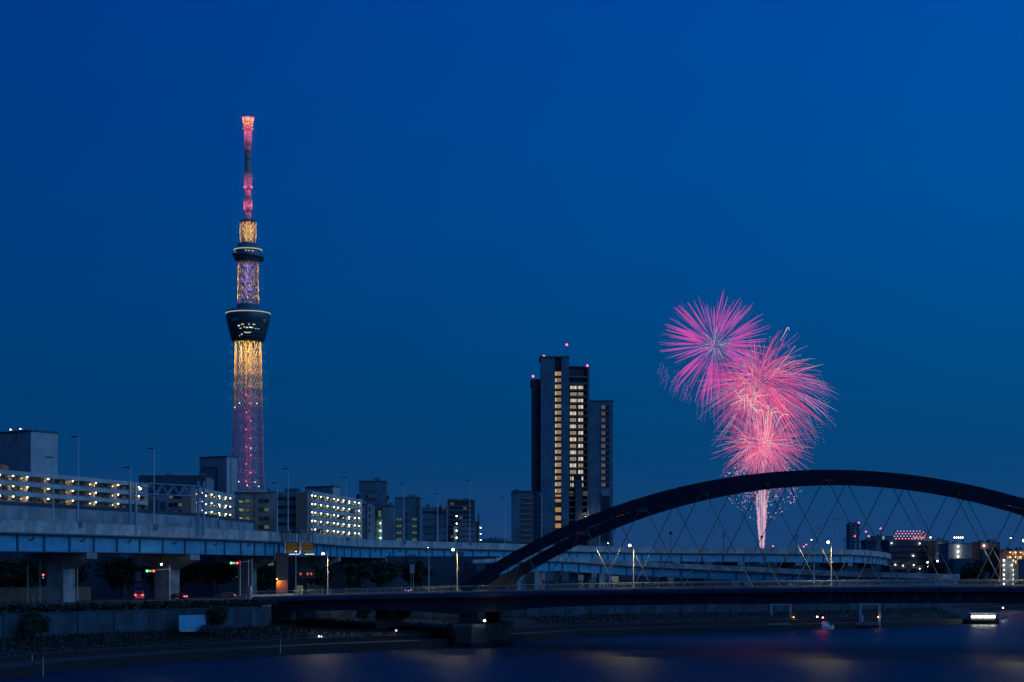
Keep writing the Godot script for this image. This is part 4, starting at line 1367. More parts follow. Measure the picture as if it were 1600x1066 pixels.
	for s in seg:
		st = start()
		st_lathe(st, [[s[2] * 0.8, ty(s[0])], [s[2], ty(s[0] - 0.4)], [s[3], ty(s[1] + 0.4)], [s[3] * 0.8, ty(s[1])]], 16)
		put(t, "mast_segment", done(st, M.tower_steel))
		if s[0] - s[1] > 8.0:
			st = start()
			for k in 10:
				var a := TAU * k / 10.0
				st_tube(st, Vector3(sin(a) * (s[2] + 0.5), ty(s[0]), cos(a) * (s[2] + 0.5)), Vector3(sin(a) * (s[3] + 0.5), ty(s[1]), cos(a) * (s[3] + 0.5)), 0.3, 0.3, 4)
			var q: float = s[0] - 2.0
			while q > s[1]:
				ring_of(st, s[2] + 0.6, ty(q), 0.25, 12)
				q -= 4.0
			put(t, "mast_cage", done(st, M.tower_core)).set_meta("kind", "stuff")
	tube_part(t, "lightning_rod", Vector3(0, ty(184), 0), Vector3(0, ty(179.5), 0), 0.5, 0.3, M.tower_steel)
	for k in 10:      # crown of aircraft warning lamps
		var a := TAU * k / 10.0
		ball(t, "crown_lamp", Vector3(sin(a) * 8.6, ty(183.4), cos(a) * 8.6), 0.24, M.beacon_red)
		ball(t, "crown_lamp", Vector3(sin(a) * 7.6, ty(201.6), cos(a) * 7.6), 0.24, M.beacon_pink)
	# floodlights: gold under the decks, rose and violet up the shaft
	for e in [[541.0, 230.0], [552.0, 230.0], [565.0, 190.0], [581.0, 120.0], [601.0, 60.0], [624.0, 18.0]]:
		for k in 7: flood(t, -96.0 + 32.0 * k, shaft.call(ty(e[0])) + 6.5, ty(e[0]), gold, e[1], gold_m, -0.1)
	for k in 9:
		var py := 618.0 + k * 17.0
		for a in [-32.0, 28.0]: flood(t, a, 11.5, ty(py), rose, 34.0, violet_m)
		for a in [-75.0, -25.0, 25.0, 75.0]: flood(t, a, shaft.call(ty(py)) + 6.0, ty(py), violet, 13.0, violet_m)
	for k in 4:
		var py := 466.0 - k * 15.0
		for a in [-80.0, -48.0, 48.0, 80.0]: flood(t, a, 20.0, ty(py), gold, 130.0, gold_m)
		for a in [-14.0, 16.0]: flood(t, a, 10.0, ty(py), blue, 110.0, violet_m)
		flood(t, 4.0, 22.0, ty(py), Color(1, 0.6, 0.5), 5.0, violet_m)
	for k in 3:
		for a in [-75.0, -25.0, 25.0, 75.0]: flood(t, a, 16.0, ty(374.0 - k * 10.0), gold, 120.0, gold_m)
	var pinks := [[338.0, 60.0], [322.0, 240.0], [303.0, 70.0], [293.0, 150.0], [280.0, 80.0], [232.0, 16.0], [221.0, 80.0], [209.0, 220.0]]
	for e in pinks:
		for a in [-50.0, 50.0]: flood(t, a, 12.5, ty(e[0]), rose.lerp(Color(1, 0.55, 0.62), 0.25), e[1], violet_m)
	var red_hot := Color(1.0, 0.20, 0.10).linear_to_srgb()
	for e in [[196.0, 180.0], [187.0, 260.0]]:
		for a in [-70.0, 0.0, 70.0]: flood(t, a, 13.0, ty(e[0]), red_hot, e[1], gold_m)
	# warning and working lamps on the shaft
	for k in 15:
		var py := 566.0 + k * 13.4
		var a := deg_to_rad(-7.0 if k % 2 == 0 else 9.0)
		var rr: float = shaft.call(ty(py)) + 0.9
		ball(t, "warning_lamp", Vector3(sin(a) * rr, ty(py), cos(a) * rr), 0.95, glow("shaft_red", Color(1.0, 0.10, 0.14), 2.4) if not M.has("shaft_red") else M.shaft_red)
	for e in [[374.0, 632.0], [401.0, 632.0], [367.0, 638.0], [373.0, 754.0], [398.0, 754.5], [386.0, 760.0], [404.0, 761.0], [391.5, 702.0]]:
		var a := asin(clampf((e[0] - 387.5) * TD / F / (shaft.call(ty(e[1])) + 1.0), -1.0, 1.0)) - 0.0
		var rr: float = shaft.call(ty(e[1])) + 1.0
		ball(t, "working_lamp", Vector3(sin(a) * rr, ty(e[1]), cos(a) * rr), 0.75, M.working_glow)

# ------------------------------------------------------------------ fireworks
func streak(parent: Node3D, c: Vector3, dir: Vector3, r0: float, r1: float, drop: float, wide: float, m: Material, called := "firework_streak", tip := 0.15):
	var st := start()
	var pts := []
	var rad := []
	var side := dir.cross(Vector3.BACK).normalized() * rng.randf_range(-0.02, 0.02) * r1
	for k in 8:
		var f := lerpf(r0, r1, k / 7.0)
		var g := f / maxf(r1, 1.0)
		pts.append(c + dir * f - Vector3(0, drop * g * g, 0) + side * sin(g * PI))
		rad.append(wide * maxf(tip, sin(PI * pow((k + 0.4) / 8.2, 0.9))))
	st_path(st, pts, rad, 4)
	put(parent, called, done(st, m))

func rnd_dir() -> Vector3:
	return Vector3(rng.randfn(), rng.randfn(), rng.randfn()).normalized()

func dots(st: SurfaceTool, p: Vector3, s: float):
	st.set_smooth_group(-1)
	var q := [Vector3(s, 0, 0), Vector3(0, 0, s), Vector3(-s, 0, 0), Vector3(0, 0, -s)]
	for k in 4:
		for v in [Vector3(0, s * 1.2, 0), Vector3(0, -s * 1.2, 0)]:
			st.add_vertex(p + q[k])
			st.add_vertex(p + q[(k + 1) % 4])
			st.add_vertex(p + v)

func fine_trails(parent: Node3D, n: int, lo: float, hi: float, drop: float, m: Material, px: float):      # hair-thin trails too many to tell apart
	var st := start()
	for k in n:
		var d := rnd_dir()
		var R := rng.randf_range(lo, hi) * px
		var c := Vector3(rng.randf_range(-12, 12), rng.randf_range(-12, 12), 0)
		var f0 := rng.randf_range(0.15, 0.7)
		var dr := rng.randf_range(0.3, 1.0) * drop * (1.0 + maxf(d.x, 0.0) * 0.6)
		var pts := []
		var rad := []
		for q in 6:
			var f := lerpf(f0, 1.0, q / 5.0)
			pts.append(c + d * R * f - Vector3(0, dr * f * f, 0))
			rad.append(rng.randf_range(0.10, 0.24) * (1.0 - 0.6 * q / 5.0))
		st_path(st, pts, rad, 3)
	put(parent, "fine_trails", done(st, m)).set_meta("kind", "stuff")

func build_fireworks():
	var D := 2800.0
	var px := D / F
	var mag := [glow("fire_magenta_a", Color(0.56, 0.075, 0.40), 1.1), glow("fire_magenta_b", Color(0.66, 0.065, 0.33), 1.15), glow("fire_violet", Color(0.34, 0.11, 0.46), 1.0), glow("fire_magenta_c", Color(0.46, 0.06, 0.40), 1.0), glow("fire_violet_dim", Color(0.20, 0.08, 0.36), 0.9)]
	var pink := [glow("fire_pink_a", Color(0.82, 0.055, 0.20), 1.1), glow("fire_pink_b", Color(0.78, 0.10, 0.28), 1.1), glow("fire_pink_c", Color(0.66, 0.045, 0.24), 1.05), glow("fire_rose", Color(0.90, 0.26, 0.32), 1.1)]
	var pale := [glow("fire_pale_a", Color(0.60, 0.42, 0.56), 1.0), glow("fire_pale_b", Color(0.90, 0.66, 0.60), 1.1), glow("fire_mist", Color(0.16, 0.19, 0.40), 0.9), glow("fire_green", Color(0.32, 0.58, 0.44), 0.9), glow("fire_cream", Color(1.0, 0.80, 0.50), 1.1)]
	# upper left shell
	var c := P(1117, 540, D)
	var a := thing("firework_burst", "round magenta firework shell, upper left of the cluster", "firework", Transform3D(Basis(), c), "firework bursts")
	for k in 210:
		var d := rnd_dir()
		var R := rng.randf_range(74, 93) * px
		streak(a, Vector3(rng.randf_range(-2, 2), rng.randf_range(-2, 2), 0), d, R * rng.randf_range(0.22, 0.5), R, rng.randf_range(1, 8), rng.randf_range(0.22, 0.85), mag[[0, 1, 1, 2, 3, 3, 0][rng.randi() % 7]])
	for k in 60:      # thin stars between
		var R := rng.randf_range(60, 88) * px
		streak(a, Vector3.ZERO, rnd_dir(), R * 0.4, R, 4.0, rng.randf_range(0.18, 0.3), mag[4] if k % 2 else mag[2])
	for k in 110:
		streak(a, Vector3(rng.randf_range(-4, 4), rng.randf_range(-4, 4), 0), rnd_dir(), rng.randf_range(1.0, 8.0), rng.randf_range(12, 38) * px, 1.0, rng.randf_range(0.18, 0.4), [pale[2], pale[2], mag[2], mag[4], pale[2], pale[3], pale[0]][rng.randi() % 7], "core_streak")
	for k in 40:      # falling tails below the shell
		var an := rng.randf_range(-1.05, 0.75)
		var d := Vector3(sin(an), -cos(an), rng.randf_range(-0.2, 0.2)).normalized()
		var from := d * rng.randf_range(60, 84) * px
		var fall := rng.randf_range(12, 62) * (1.0 - 0.45 * absf(an))
		streak(a, from, Vector3(d.x * 0.45, -1.0, 0).normalized(), 2.0, fall * px, 0.0, rng.randf_range(0.15, 0.34), mag[4] if k % 3 else mag[2], "falling_tail", 0.05)
	var st := start()
	for k in 34:
		var an := rng.randf_range(-1.25, 0.75)
		var p := Vector3(sin(an) * rng.randf_range(76, 92), -cos(an) * rng.randf_range(62, 88) - 4.0, rng.randf_range(-20, 20)) * px
		var drift := sin(an) * 0.9
		for q in rng.randi_range(4, 10): dots(st, p + Vector3(drift * q + rng.randf_range(-0.9, 0.9), -q * 2.7 + rng.randf_range(-0.8, 0.8), 0), rng.randf_range(0.25, 0.65))
	fine_trails(a, 150, 50.0, 92.0, 7.0, mag[4], px)
	var o := put(a, "sparks", done(st, mag[2]))
	o.set_meta("kind", "stuff")
	# large centre shell
	c = P(1186, 600, D)
	var b := thing("firework_burst", "dense hot pink firework shell in the middle of the cluster with long drooping arms", "firework", Transform3D(Basis(), c), "firework bursts")
	for k in 300:
		var d := rnd_dir()
		var R := rng.randf_range(46, 98) * px
		if d.x > 0.3: R *= 1.14
		streak(b, Vector3(rng.randf_range(-9, 9), rng.randf_range(-9, 9), 0), d, R * rng.randf_range(0.06, 0.4), R, rng.randf_range(5, 24) * (1.0 + maxf(d.x, 0.0)), rng.randf_range(0.18, 0.52), pink[[0, 0, 1, 2, 2, 3][rng.randi() % 6]])
	fine_trails(b, 420, 40.0, 96.0, 26.0, pink[2], px)
	fine_trails(b, 200, 40.0, 104.0, 34.0, pale[0], px)
	for k in 70:      # long pale arms, mostly to the right
		var an := rng.randf_range(-0.35, 1.25)
		var d := Vector3(cos(an), sin(an), rng.randf_range(-0.4, 0.4)).normalized()
		var R := rng.randf_range(84, 128) * px
		streak(b, Vector3(rng.randf_range(-8, 8), rng.randf_range(-8, 8), 0), d, R * rng.randf_range(0.3, 0.6), R, rng.randf_range(24, 62), rng.randf_range(0.16, 0.32), [pale[0], mag[2], mag[0], pink[2]][k % 4], "drooping_arm", 0.06)
	st = start()
	for k in 150: dots(st, rnd_dir() * rng.randf_range(8, 84) * px, rng.randf_range(0.3, 0.8))
	for k in 22:
		var an := rng.randf_range(-1.1, 0.25)
		var p := Vector3(cos(an) * rng.randf_range(80, 108), sin(an) * 88.0, 0) * px
		for q in rng.randi_range(6, 13): dots(st, p + Vector3(q * 1.4 + rng.randf_range(-0.5, 0.5), -q * 2.5 - q * q * 0.12, 0), rng.randf_range(0.22, 0.5))
	o = put(b, "sparks", done(st, pale[0]))
	o.set_meta("kind", "stuff")
	var b2 := thing("firework_burst", "pale greenish glitter burst inside the hot pink shell", "firework", Transform3D(Basis(), P(1173, 626, D - 30)), "firework bursts")
	for k in 130:
		var R := rng.randf_range(8, 30) * px
		var low := k % 2
		streak(b2, Vector3(rng.randf_range(-9, 9) - low * 4.0, rng.randf_range(-5, 26) - low * 12.0, 0), rnd_dir(), 1.0, R, 2.0, rng.randf_range(0.16, 0.36), (pale + [pink[3], pink[1], pink[3]])[rng.randi() % 8])
	# small hooked comets
	var hk := thing("firework_comets", "thin white hooked comet trails curling over the lower shell", "firework", Transform3D(Basis(), P(1197, 690, D - 40)), "firework bursts")
	for e in [[0, 0, 2, 30, 4, 52, -3], [2, 0, 8, 32, 8, 48, 10], [2, 10, 3, 32, 6, 42, 18], [0, 0, -3, 30, -5, 46, -6], [22, 152, 28, 164, 31, 172, 4], [12, 10, 18, 30, 22, 38, 14]]:
		st = start()
		var p1 := Vector3(e[4], e[5] * px, 0)
		var pts := [Vector3(e[0], e[1], 0), Vector3(e[2], e[3], 0), p1, p1 + Vector3(e[6] * 0.35, 3.6, 0), p1 + Vector3(e[6] * 0.8, 3.4, 0), p1 + Vector3(e[6] * 1.1, -1.0, 0)]
		st_path(st, pts, [0.12, 0.25, 0.42, 0.45, 0.38, 0.15], 4)
		put(hk, "comet_trail", done(st, pale[1]))
	# lower shell, half hidden by the arch
	c = P(1194, 694, D - 10)
	var l := thing("firework_burst", "low pink and white firework shell right above the bridge arch", "firework", Transform3D(Basis(), c), "firework bursts")
	for k in 300:
		var d := rnd_dir()
		var R := rng.randf_range(40, 74) * px
		if d.y < -0.4: R *= 0.6
		streak(l, Vector3(rng.randf_range(-24, 10), rng.randf_range(-10, 6), 0), d, R * rng.randf_range(0.05, 0.35), R, rng.randf_range(3, 18), rng.randf_range(0.13, 0.36), pink[rng.randi() % 4] if k % 6 else pale[[0, 1, 0, 4][k / 6 % 4]])
	fine_trails(l, 420, 36.0, 82.0, 18.0, pink[1], px)
	fine_trails(l, 70, 36.0, 80.0, 14.0, pale[0], px)
	for k in 60:
		streak(l, Vector3(rng.randf_range(-8, 8), -20, 0), Vector3(rng.randf_range(-0.3, 0.3), 1, 0).normalized(), 2.0, rng.randf_range(40, 92) * px, 0.0, rng.randf_range(0.14, 0.34), [pink[3], pink[0], pink[1], pale[1]][k % 4], "rising_streak")
	st = start()
	for k in 260:
		var an := rng.randf_range(-1.15, 1.15)
		var R := rng.randf_range(56, 122)
		dots(st, Vector3(sin(an) * R * 0.62, -cos(an) * R, rng.randf_range(-10, 10)) * px, rng.randf_range(0.28, 0.8))
	for k in 18:
		var an := rng.randf_range(-0.9, 0.9)
		for q in rng.randi_range(5, 12): dots(st, Vector3(sin(an) * (60 + q * 4.5) * 0.7 + rng.randf_range(-0.6, 0.6), -cos(an) * (60 + q * 4.5), 0) * px, rng.randf_range(0.25, 0.5))
	o = put(l, "sparks", done(st, pale[1]))
	o.set_meta("kind", "stuff")
	# rising column
	var base := P(1190.5, 858, D)
	var col := thing("firework_fountain", "narrow rising column of pale pink sparks seen through the bridge hangers", "firework", Transform3D(Basis(), base), "firework bursts")
	for k in 74:
		var s := rng.randf_range(-1.0, 1.0)
		if k % 2: s = signf(s) * sqrt(absf(s))
		var top := Vector3(s * 10.0, 92.0 + rng.randf_range(0, 16), rng.randf_range(-3, 3)) * px
		if absf(s) > 0.55: top *= rng.randf_range(0.55, 1.0)
		st = start()
		var pts := []
		var rad := []
		for q in 6:
			var f := q / 5.0
			pts.append(Vector3(s * 3.2 * (1.0 - f), 0, 0).lerp(top, f) + Vector3(s * 1.5 * sin(f * PI), 0, 0) + Vector3(rng.randf_range(-0.3, 0.3), 0, 0))
			rad.append(rng.randf_range(0.12, 0.34))
		st_path(st, pts, rad, 4)
		put(col, "spark_trail", done(st, [pale[1], pale[0], mag[2], pale[0], mag[4], pink[3]][k % 6]))
	st = start()
	for k in 120:
		var f := rng.randf()
		var s := 1.0 if rng.randf() > 0.35 else -1.0
		dots(st, Vector3(s * lerpf(2.5, 11.0, f) + rng.randf_range(-1.2, 1.2), f * 92.0, 0), rng.randf_range(0.2, 0.55))
	o = put(col, "sparks", done(st, pale[4]))
	o.set_meta("kind", "stuff")

# ------------------------------------------------------------------ far right shore
func build_far_shore():
	var g := "buildings on the far right shore"
	var t := plain_block("glass_tower", "blue glass tower, haze painted into its colour, standing far off at the right", "tower block", 1328, 1343, 818, 1900, 20.0, M.paint_blue, 0, 0, g)  # blue wall colour stands in for distance haze
	for r in 9: pane(t, "floor_band", 1328.4, 1342.6, 821 + r * 5, 823 + r * 5, M.glass_dark, 0.1, 0.3)
	spot(t, "beacon_lamp", 1342, 817, 0.9, M.beacon_pink)
	spot(t, "beacon_lamp", 1336, 838, 0.8, M.beacon_red)
	t = plain_block("slab_tower", "lower tower, haze painted into its colour, with red roof lamps right of the glass tower", "tower block", 1367, 1396, 838, 1700, 20.0, M.paint_blue, 0, 0, g)  # far haze put into the wall colour here too
	for e in [[1353.0, 831.0], [1376.0, 826.0], [1357.5, 838.0], [1356.0, 845.0]]: spot(t, "beacon_lamp", e[0], e[1], 0.8, M.beacon_pink)
	for e in [[1353.0, 870.0, 831.0], [1376.0, 838.0, 826.0], [1357.5, 870.0, 838.0]]: tube_part(t, "mast", on_face(t, e[0], e[1], 0.3), on_face(t, e[0], e[2], 0.3), 0.25, 0.2, M.dark_metal)
	for r in 2: pane(t, "lit_window", 1379, 1382, 838.5 + r * 2.6, 839.8 + r * 2.6, M.window_pale)
	t = plain_block("banded_office", "dark low office with stacked floors behind the curving viaduct", "office", 1352, 1369, 844, 1250, 16.0, M.paint_dark, 0, 0, g)
	for r in 4: pane(t, "floor_band", 1352, 1369, 848 + r * 6, 850 + r * 6, M.glass_dark)
	# hall with illuminated lattice roof
	t = plain_block("lit_hall", "dark building under a roof of magenta light dots", "hall", 1390, 1462, 845, 1000, 24.0, M.paint_dark, 0, 0, g)
	for r in 4:
		for q in 10:
			var x := 1398.0 + q * 5.0 + (r % 2) * 2.5
			if x > 1449 or (r < 1 and q < 1): continue
			spot(t, "roof_lamp", x, 830.0 + r * 4.0 + maxf(0.0, x - 1440.0) * 0.5, 0.26, M.beacon_red if r % 2 else glow("lamp_lilac", Color(0.8, 0.5, 0.9), 2.0) if not M.has("lamp_lilac") else M.lamp_lilac, Color.BLACK, 0.0, -0.5)
	for q in 6: pane(t, "roof_frame", 1398 + q * 8.6, 1398.8 + q * 8.6, 829, 845, M.dark_metal, -1.2, 0.3)
	for y in [829.0, 837.0]: pane(t, "roof_rail", 1397, 1448, y, y + 0.8, M.dark_metal, -1.2, 0.3)
	for q in 8: pane(t, "canopy_window", 1427 + q * 2.4, 1428.9 + q * 2.4, 839.5, 841.2, M.window_orange, 0.5)
	pane(t, "canopy_step", 1440, 1448, 832, 838, M.orange_paint, -0.8, 1.0)
	spot(t, "corner_lamp", 1454, 840, 0.4, M.lamp_warm, WHITE, 4.0)
	for e in [[1393.0, 849.0], [1437.0, 849.5], [1427.0, 868.5], [1427.5, 883.0], [1399.0, 882.5], [1411.0, 884.0], [1437.0, 889.0], [1460.0, 848.0], [1460.0, 855.0], [1460.0, 862.0]]: spot(t, "wall_lamp", e[0], e[1], 0.26, M.lamp_white, WHITE, 1.2)
	for r in 5: pane(t, "storey_band", 1391, 1461, 853 + r * 9, 856 + r * 9, M.glass_dark)
	# block with stair lamps
	t = plain_block("office_block", "dark office with a column of bright stair lamps beside the lit hall", "office", 1462, 1483, 845, 980, 18.0, M.paint_dark, 0, 0, g)
	for r in 4: spot(t, "stair_lamp", 1470, 850.5 + r * 6.7, 0.25, M.lamp_white, WHITE, 1.2)
	for y in [879.0, 886.0, 893.0]: spot(t, "stair_lamp", 1447.5, y, 0.42, M.lamp_warm, WHITE, 5.0, 3.0)
	for x in [1463.0, 1471.0]: spot(t, "yard_lamp", x, 877, 0.42, M.lamp_white, WHITE, 4.0, 3.0)
	for r in 4: pane(t, "storey_band", 1464, 1482, 852 + r * 8, 855 + r * 8, M.glass_dark)
	t = plain_block("grey_warehouse", "grey windowless block with three lamps in a column down its wall", "warehouse", 1482, 1538, 849.5, 900, 20.0, M.paint_grey, 0, 0, g)
	for y in [854.0, 862.0, 870.0]: spot(t, "wall_lamp", 1497, y, 0.36, M.lamp_white, WHITE, 3.0)
	for q in 5: spot(t, "roof_lamp", 1494 + q * 3.2, 840, 0.34, M.lamp_warm, WHITE, 0.0, -3.0)
	pane(t, "sign_beam", 1493, 1508, 841, 842, M.dark_metal, -3.0, 0.4)
	for x in [1494.0, 1507.0]: pane(t, "sign_post", x, x + 0.8, 841, 850, M.dark_metal, -3.0, 0.4)
	pane(t, "low_annexe", 1486, 1520, 873, 905, M.paint_blue, 3.0, 6.0)
	t = plain_block("brown_block", "dark brown block with sloping darker front at the right", "building", 1532, 1563, 848, 870, 16.0, M.brick_red, 0, 0, g)
	pane(t, "front_bay", 1533, 1561, 858, 905, M.paint_dark, 0.6, 1.2)  # front bay in a darker paint than the wall behind
	spot(t, "corner_lamp", 1537.5, 853, 0.36, M.lamp_white, WHITE, 3.0)
	spot(t, "wall_lamp", 1542, 868, 0.2, M.lamp_white)
	t = plain_block("lit_hotel", "building with rows of orange-lit windows at the right edge", "hotel", 1562, 1625, 861, 820, 18.0, M.brick_red, 0, 0, g)
	for r in 3:
		for q in 7:
			if q == 0 and r == 2: continue
			pane(t, "window_bay", 1573.5 + q * 8, 1580.5 + q * 8, 862 + r * 7.2, 867.6 + r * 7.2, M.window_warm if (q + r) % 2 else M.window_dim, 0.1)
			spot(t, "window_lamp", 1578.5 + q * 8, 863.5 + r * 7.2, 0.26, M.lamp_orange, Color(1, 0.6, 0.25), 1.6)
	for r in 6:
		for q in 2:
			spot(t, "stair_lamp", 1567.5 + q * 15.5 - (3.0 if r == 1 and q == 1 else 0.0), 876 + r * 7.4, 0.30, M.lamp_warm if q else M.lamp_white, WHITE, 0.5, 1.4)
	pane(t, "stair_wall", 1566, 1586, 873, 915, M.paint_grey, 0.3, 0.8)
	pane(t, "dark_annexe", 1588, 1620, 874, 910, M.paint_dark, 1.5, 3.0)
	# tree masses on that shore
	var spots := [[1465.0, 873.0, 860.0, 9.0], [1530.0, 872.0, 830.0, 11.0], [1556.0, 850.0, 840.0, 9.0], [1516.0, 876.0, 800.0, 10.0], [1410.0, 888.0, 820.0, 8.0], [1385.0, 892.0, 830.0, 7.0]]
	spots.sort_custom(func(p, q): return p[0] < q[0])
	for i in spots.size():
		var s = spots[i]
		var top := py_y(s[1], s[2]) - 9.0
		tree(Vector3(px_x(s[0], s[2]), 9.0, -s[2]), top, s[3] * 0.6, "dark leafy tree before the right shore buildings, %s from the left" % nth(i), "trees on the right shore")
	# thin signal posts above the viaduct
	var posts := [[1048.0, 833.0, 740.0], [1131.0, 834.0, 745.0], [1245.0, 837.0, 750.0], [1320.0, 842.0, 760.0]]
	for i in posts.size():
		var s = posts[i]
		var q := thing("road_sign", "small dark road sign on a thin post above the viaduct, %s from the left" % nth(i), "road sign", Transform3D(Basis(), Vector3(px_x(s[0], s[2]), py_y(858, s[2]), -s[2])), "road signs above the viaduct")
		var h: float = (858.0 - s[1]) * s[2] / F
		tube_part(q, "post", Vector3(0, -2.5, 0), Vector3(0, h, 0), 0.12, 0.1, M.dark_metal)
		if i == 0:
			var st := start()
			st_lathe(st, [[0.05, -0.08], [0.7, -0.08], [0.7, 0.08], [0.05, 0.08]], 14)
			put(q, "sign_disc", done(st, M.dark_metal), Transform3D(Basis(Vector3.RIGHT, PI / 2), Vector3(0, h, 0.1)))
		else:
			box(q, "sign_plate", Vector3(0, h - 0.6, 0.12), Vector3(1.2, 1.9, 0.1), M.steel_blue)
	var q := thing("warning_sign", "black diamond warning sign in front of the rising firework column", "road sign", Transform3D(Basis(), Vector3(px_x(1190.5, 742), py_y(858, 742), -742)))
	tube_part(q, "post", Vector3(0, -2.5, 0), Vector3(0, 4.6, 0), 0.07, 0.06, M.dark_metal)
	box(q, "sign_plate", Vector3(0, 4.9, 0.1), Vector3(1.1, 1.1, 0.1), M.dark_metal, Basis(Vector3.BACK, PI / 4))
	for e in [[1208.0, 854.5], [1256.0, 855.0], [1260.0, 852.0]]:
		var s := thing("marker_lamp", "small pink marker lamp on the viaduct, %s" % {1208.0: "close to the firework column", 1256.0: "lower of the pair further right", 1260.0: "upper of the pair further right"}[e[0]], "lamp", Transform3D(Basis(), P(e[0], e[1], 740)), "pink marker lamps on the viaduct")
		tube_part(s, "stem", Vector3(0, -1.6, 0), Vector3.ZERO, 0.06, 0.06, M.dark_metal)
		ball(s, "lens", Vector3(0, 0.2, 0), 0.3, M.beacon_pink)

# ------------------------------------------------------------------ street level on the left
func car(at: Vector3, turn: float, label: String, body: Material, lens: float, h: float, tail: bool) -> Node3D:
	var t := thing("parked_car" if not tail else "stopped_van", label, "car" if not tail else "van", Transform3D(Basis(Vector3.UP, turn), at))
	# side profile extruded across the width, x is the length, +x the rear
	var prof := [[-0.5, 0.32], [-0.49, 0.52], [-0.28, 0.60], [-0.17, 0.95], [0.10, 1.0], [0.42 if not tail else 0.49, 0.96], [0.48, 0.62], [0.5, 0.32]]
	var wv := 0.85 if not tail else 0.98
	var r := []
	for z in [-wv, -wv * 0.9, wv * 0.9, wv]:
		var q := []
		for p in prof:
			var inset := 0.94 if absf(z) == wv else 1.0
			q.append(Vector3(p[0] * lens * inset, 0.28 + (p[1] - 0.32) * h * (inset if p[1] > 0.4 else 1.0), z))
		r.append(q)
	var st := start()
	loft(st, r)
	put(t, "body", done(st, body))
	box(t, "rear_window", Vector3(lens * 0.485, h * 0.62, 0), Vector3(0.06, h * 0.24, wv * 1.5), M.glass_dark)
	for z in [-wv, wv]:
		box(t, "side_window", Vector3(0.05 * lens, h * 0.62, z * 0.985), Vector3(lens * 0.45, h * 0.22, 0.05), M.glass_dark)
		for x in [-0.3, 0.3]:
			st = start()
			st_lathe(st, [[0.2, -0.1], [0.33, -0.1], [0.33, 0.1], [0.2, 0.1]], 14)
			var wh := put(t, "wheel", done(st, M.tyre), Transform3D(Basis(Vector3.RIGHT, PI / 2), Vector3(x * lens, 0.33, z * 0.93)))
			st = start()
			st_lathe(st, [[0.02, -0.08], [0.2, -0.08], [0.2, 0.08], [0.02, 0.08]], 10)
			put(wh, "rim", done(st, M.rim))
		var lamp := box(t, "tail_lamp", Vector3(lens * 0.5 + 0.03, h * 0.42, z * 0.82), Vector3(0.08, 0.2, 0.45), M.tail_red)
		if tail: omni(t, Vector3(lens * 0.5 + 0.4, h * 0.42, z * 0.82), Color(1, 0.06, 0.05), 0.7)
		box(t, "head_lamp", Vector3(-lens * 0.5, h * 0.38, z * 0.75), Vector3(0.08, 0.18, 0.35), M.rim)
	box(t, "bumper", Vector3(lens * 0.5 + 0.02, 0.42, 0), Vector3(0.16, 0.2, wv * 1.9), M.rim)
	return t

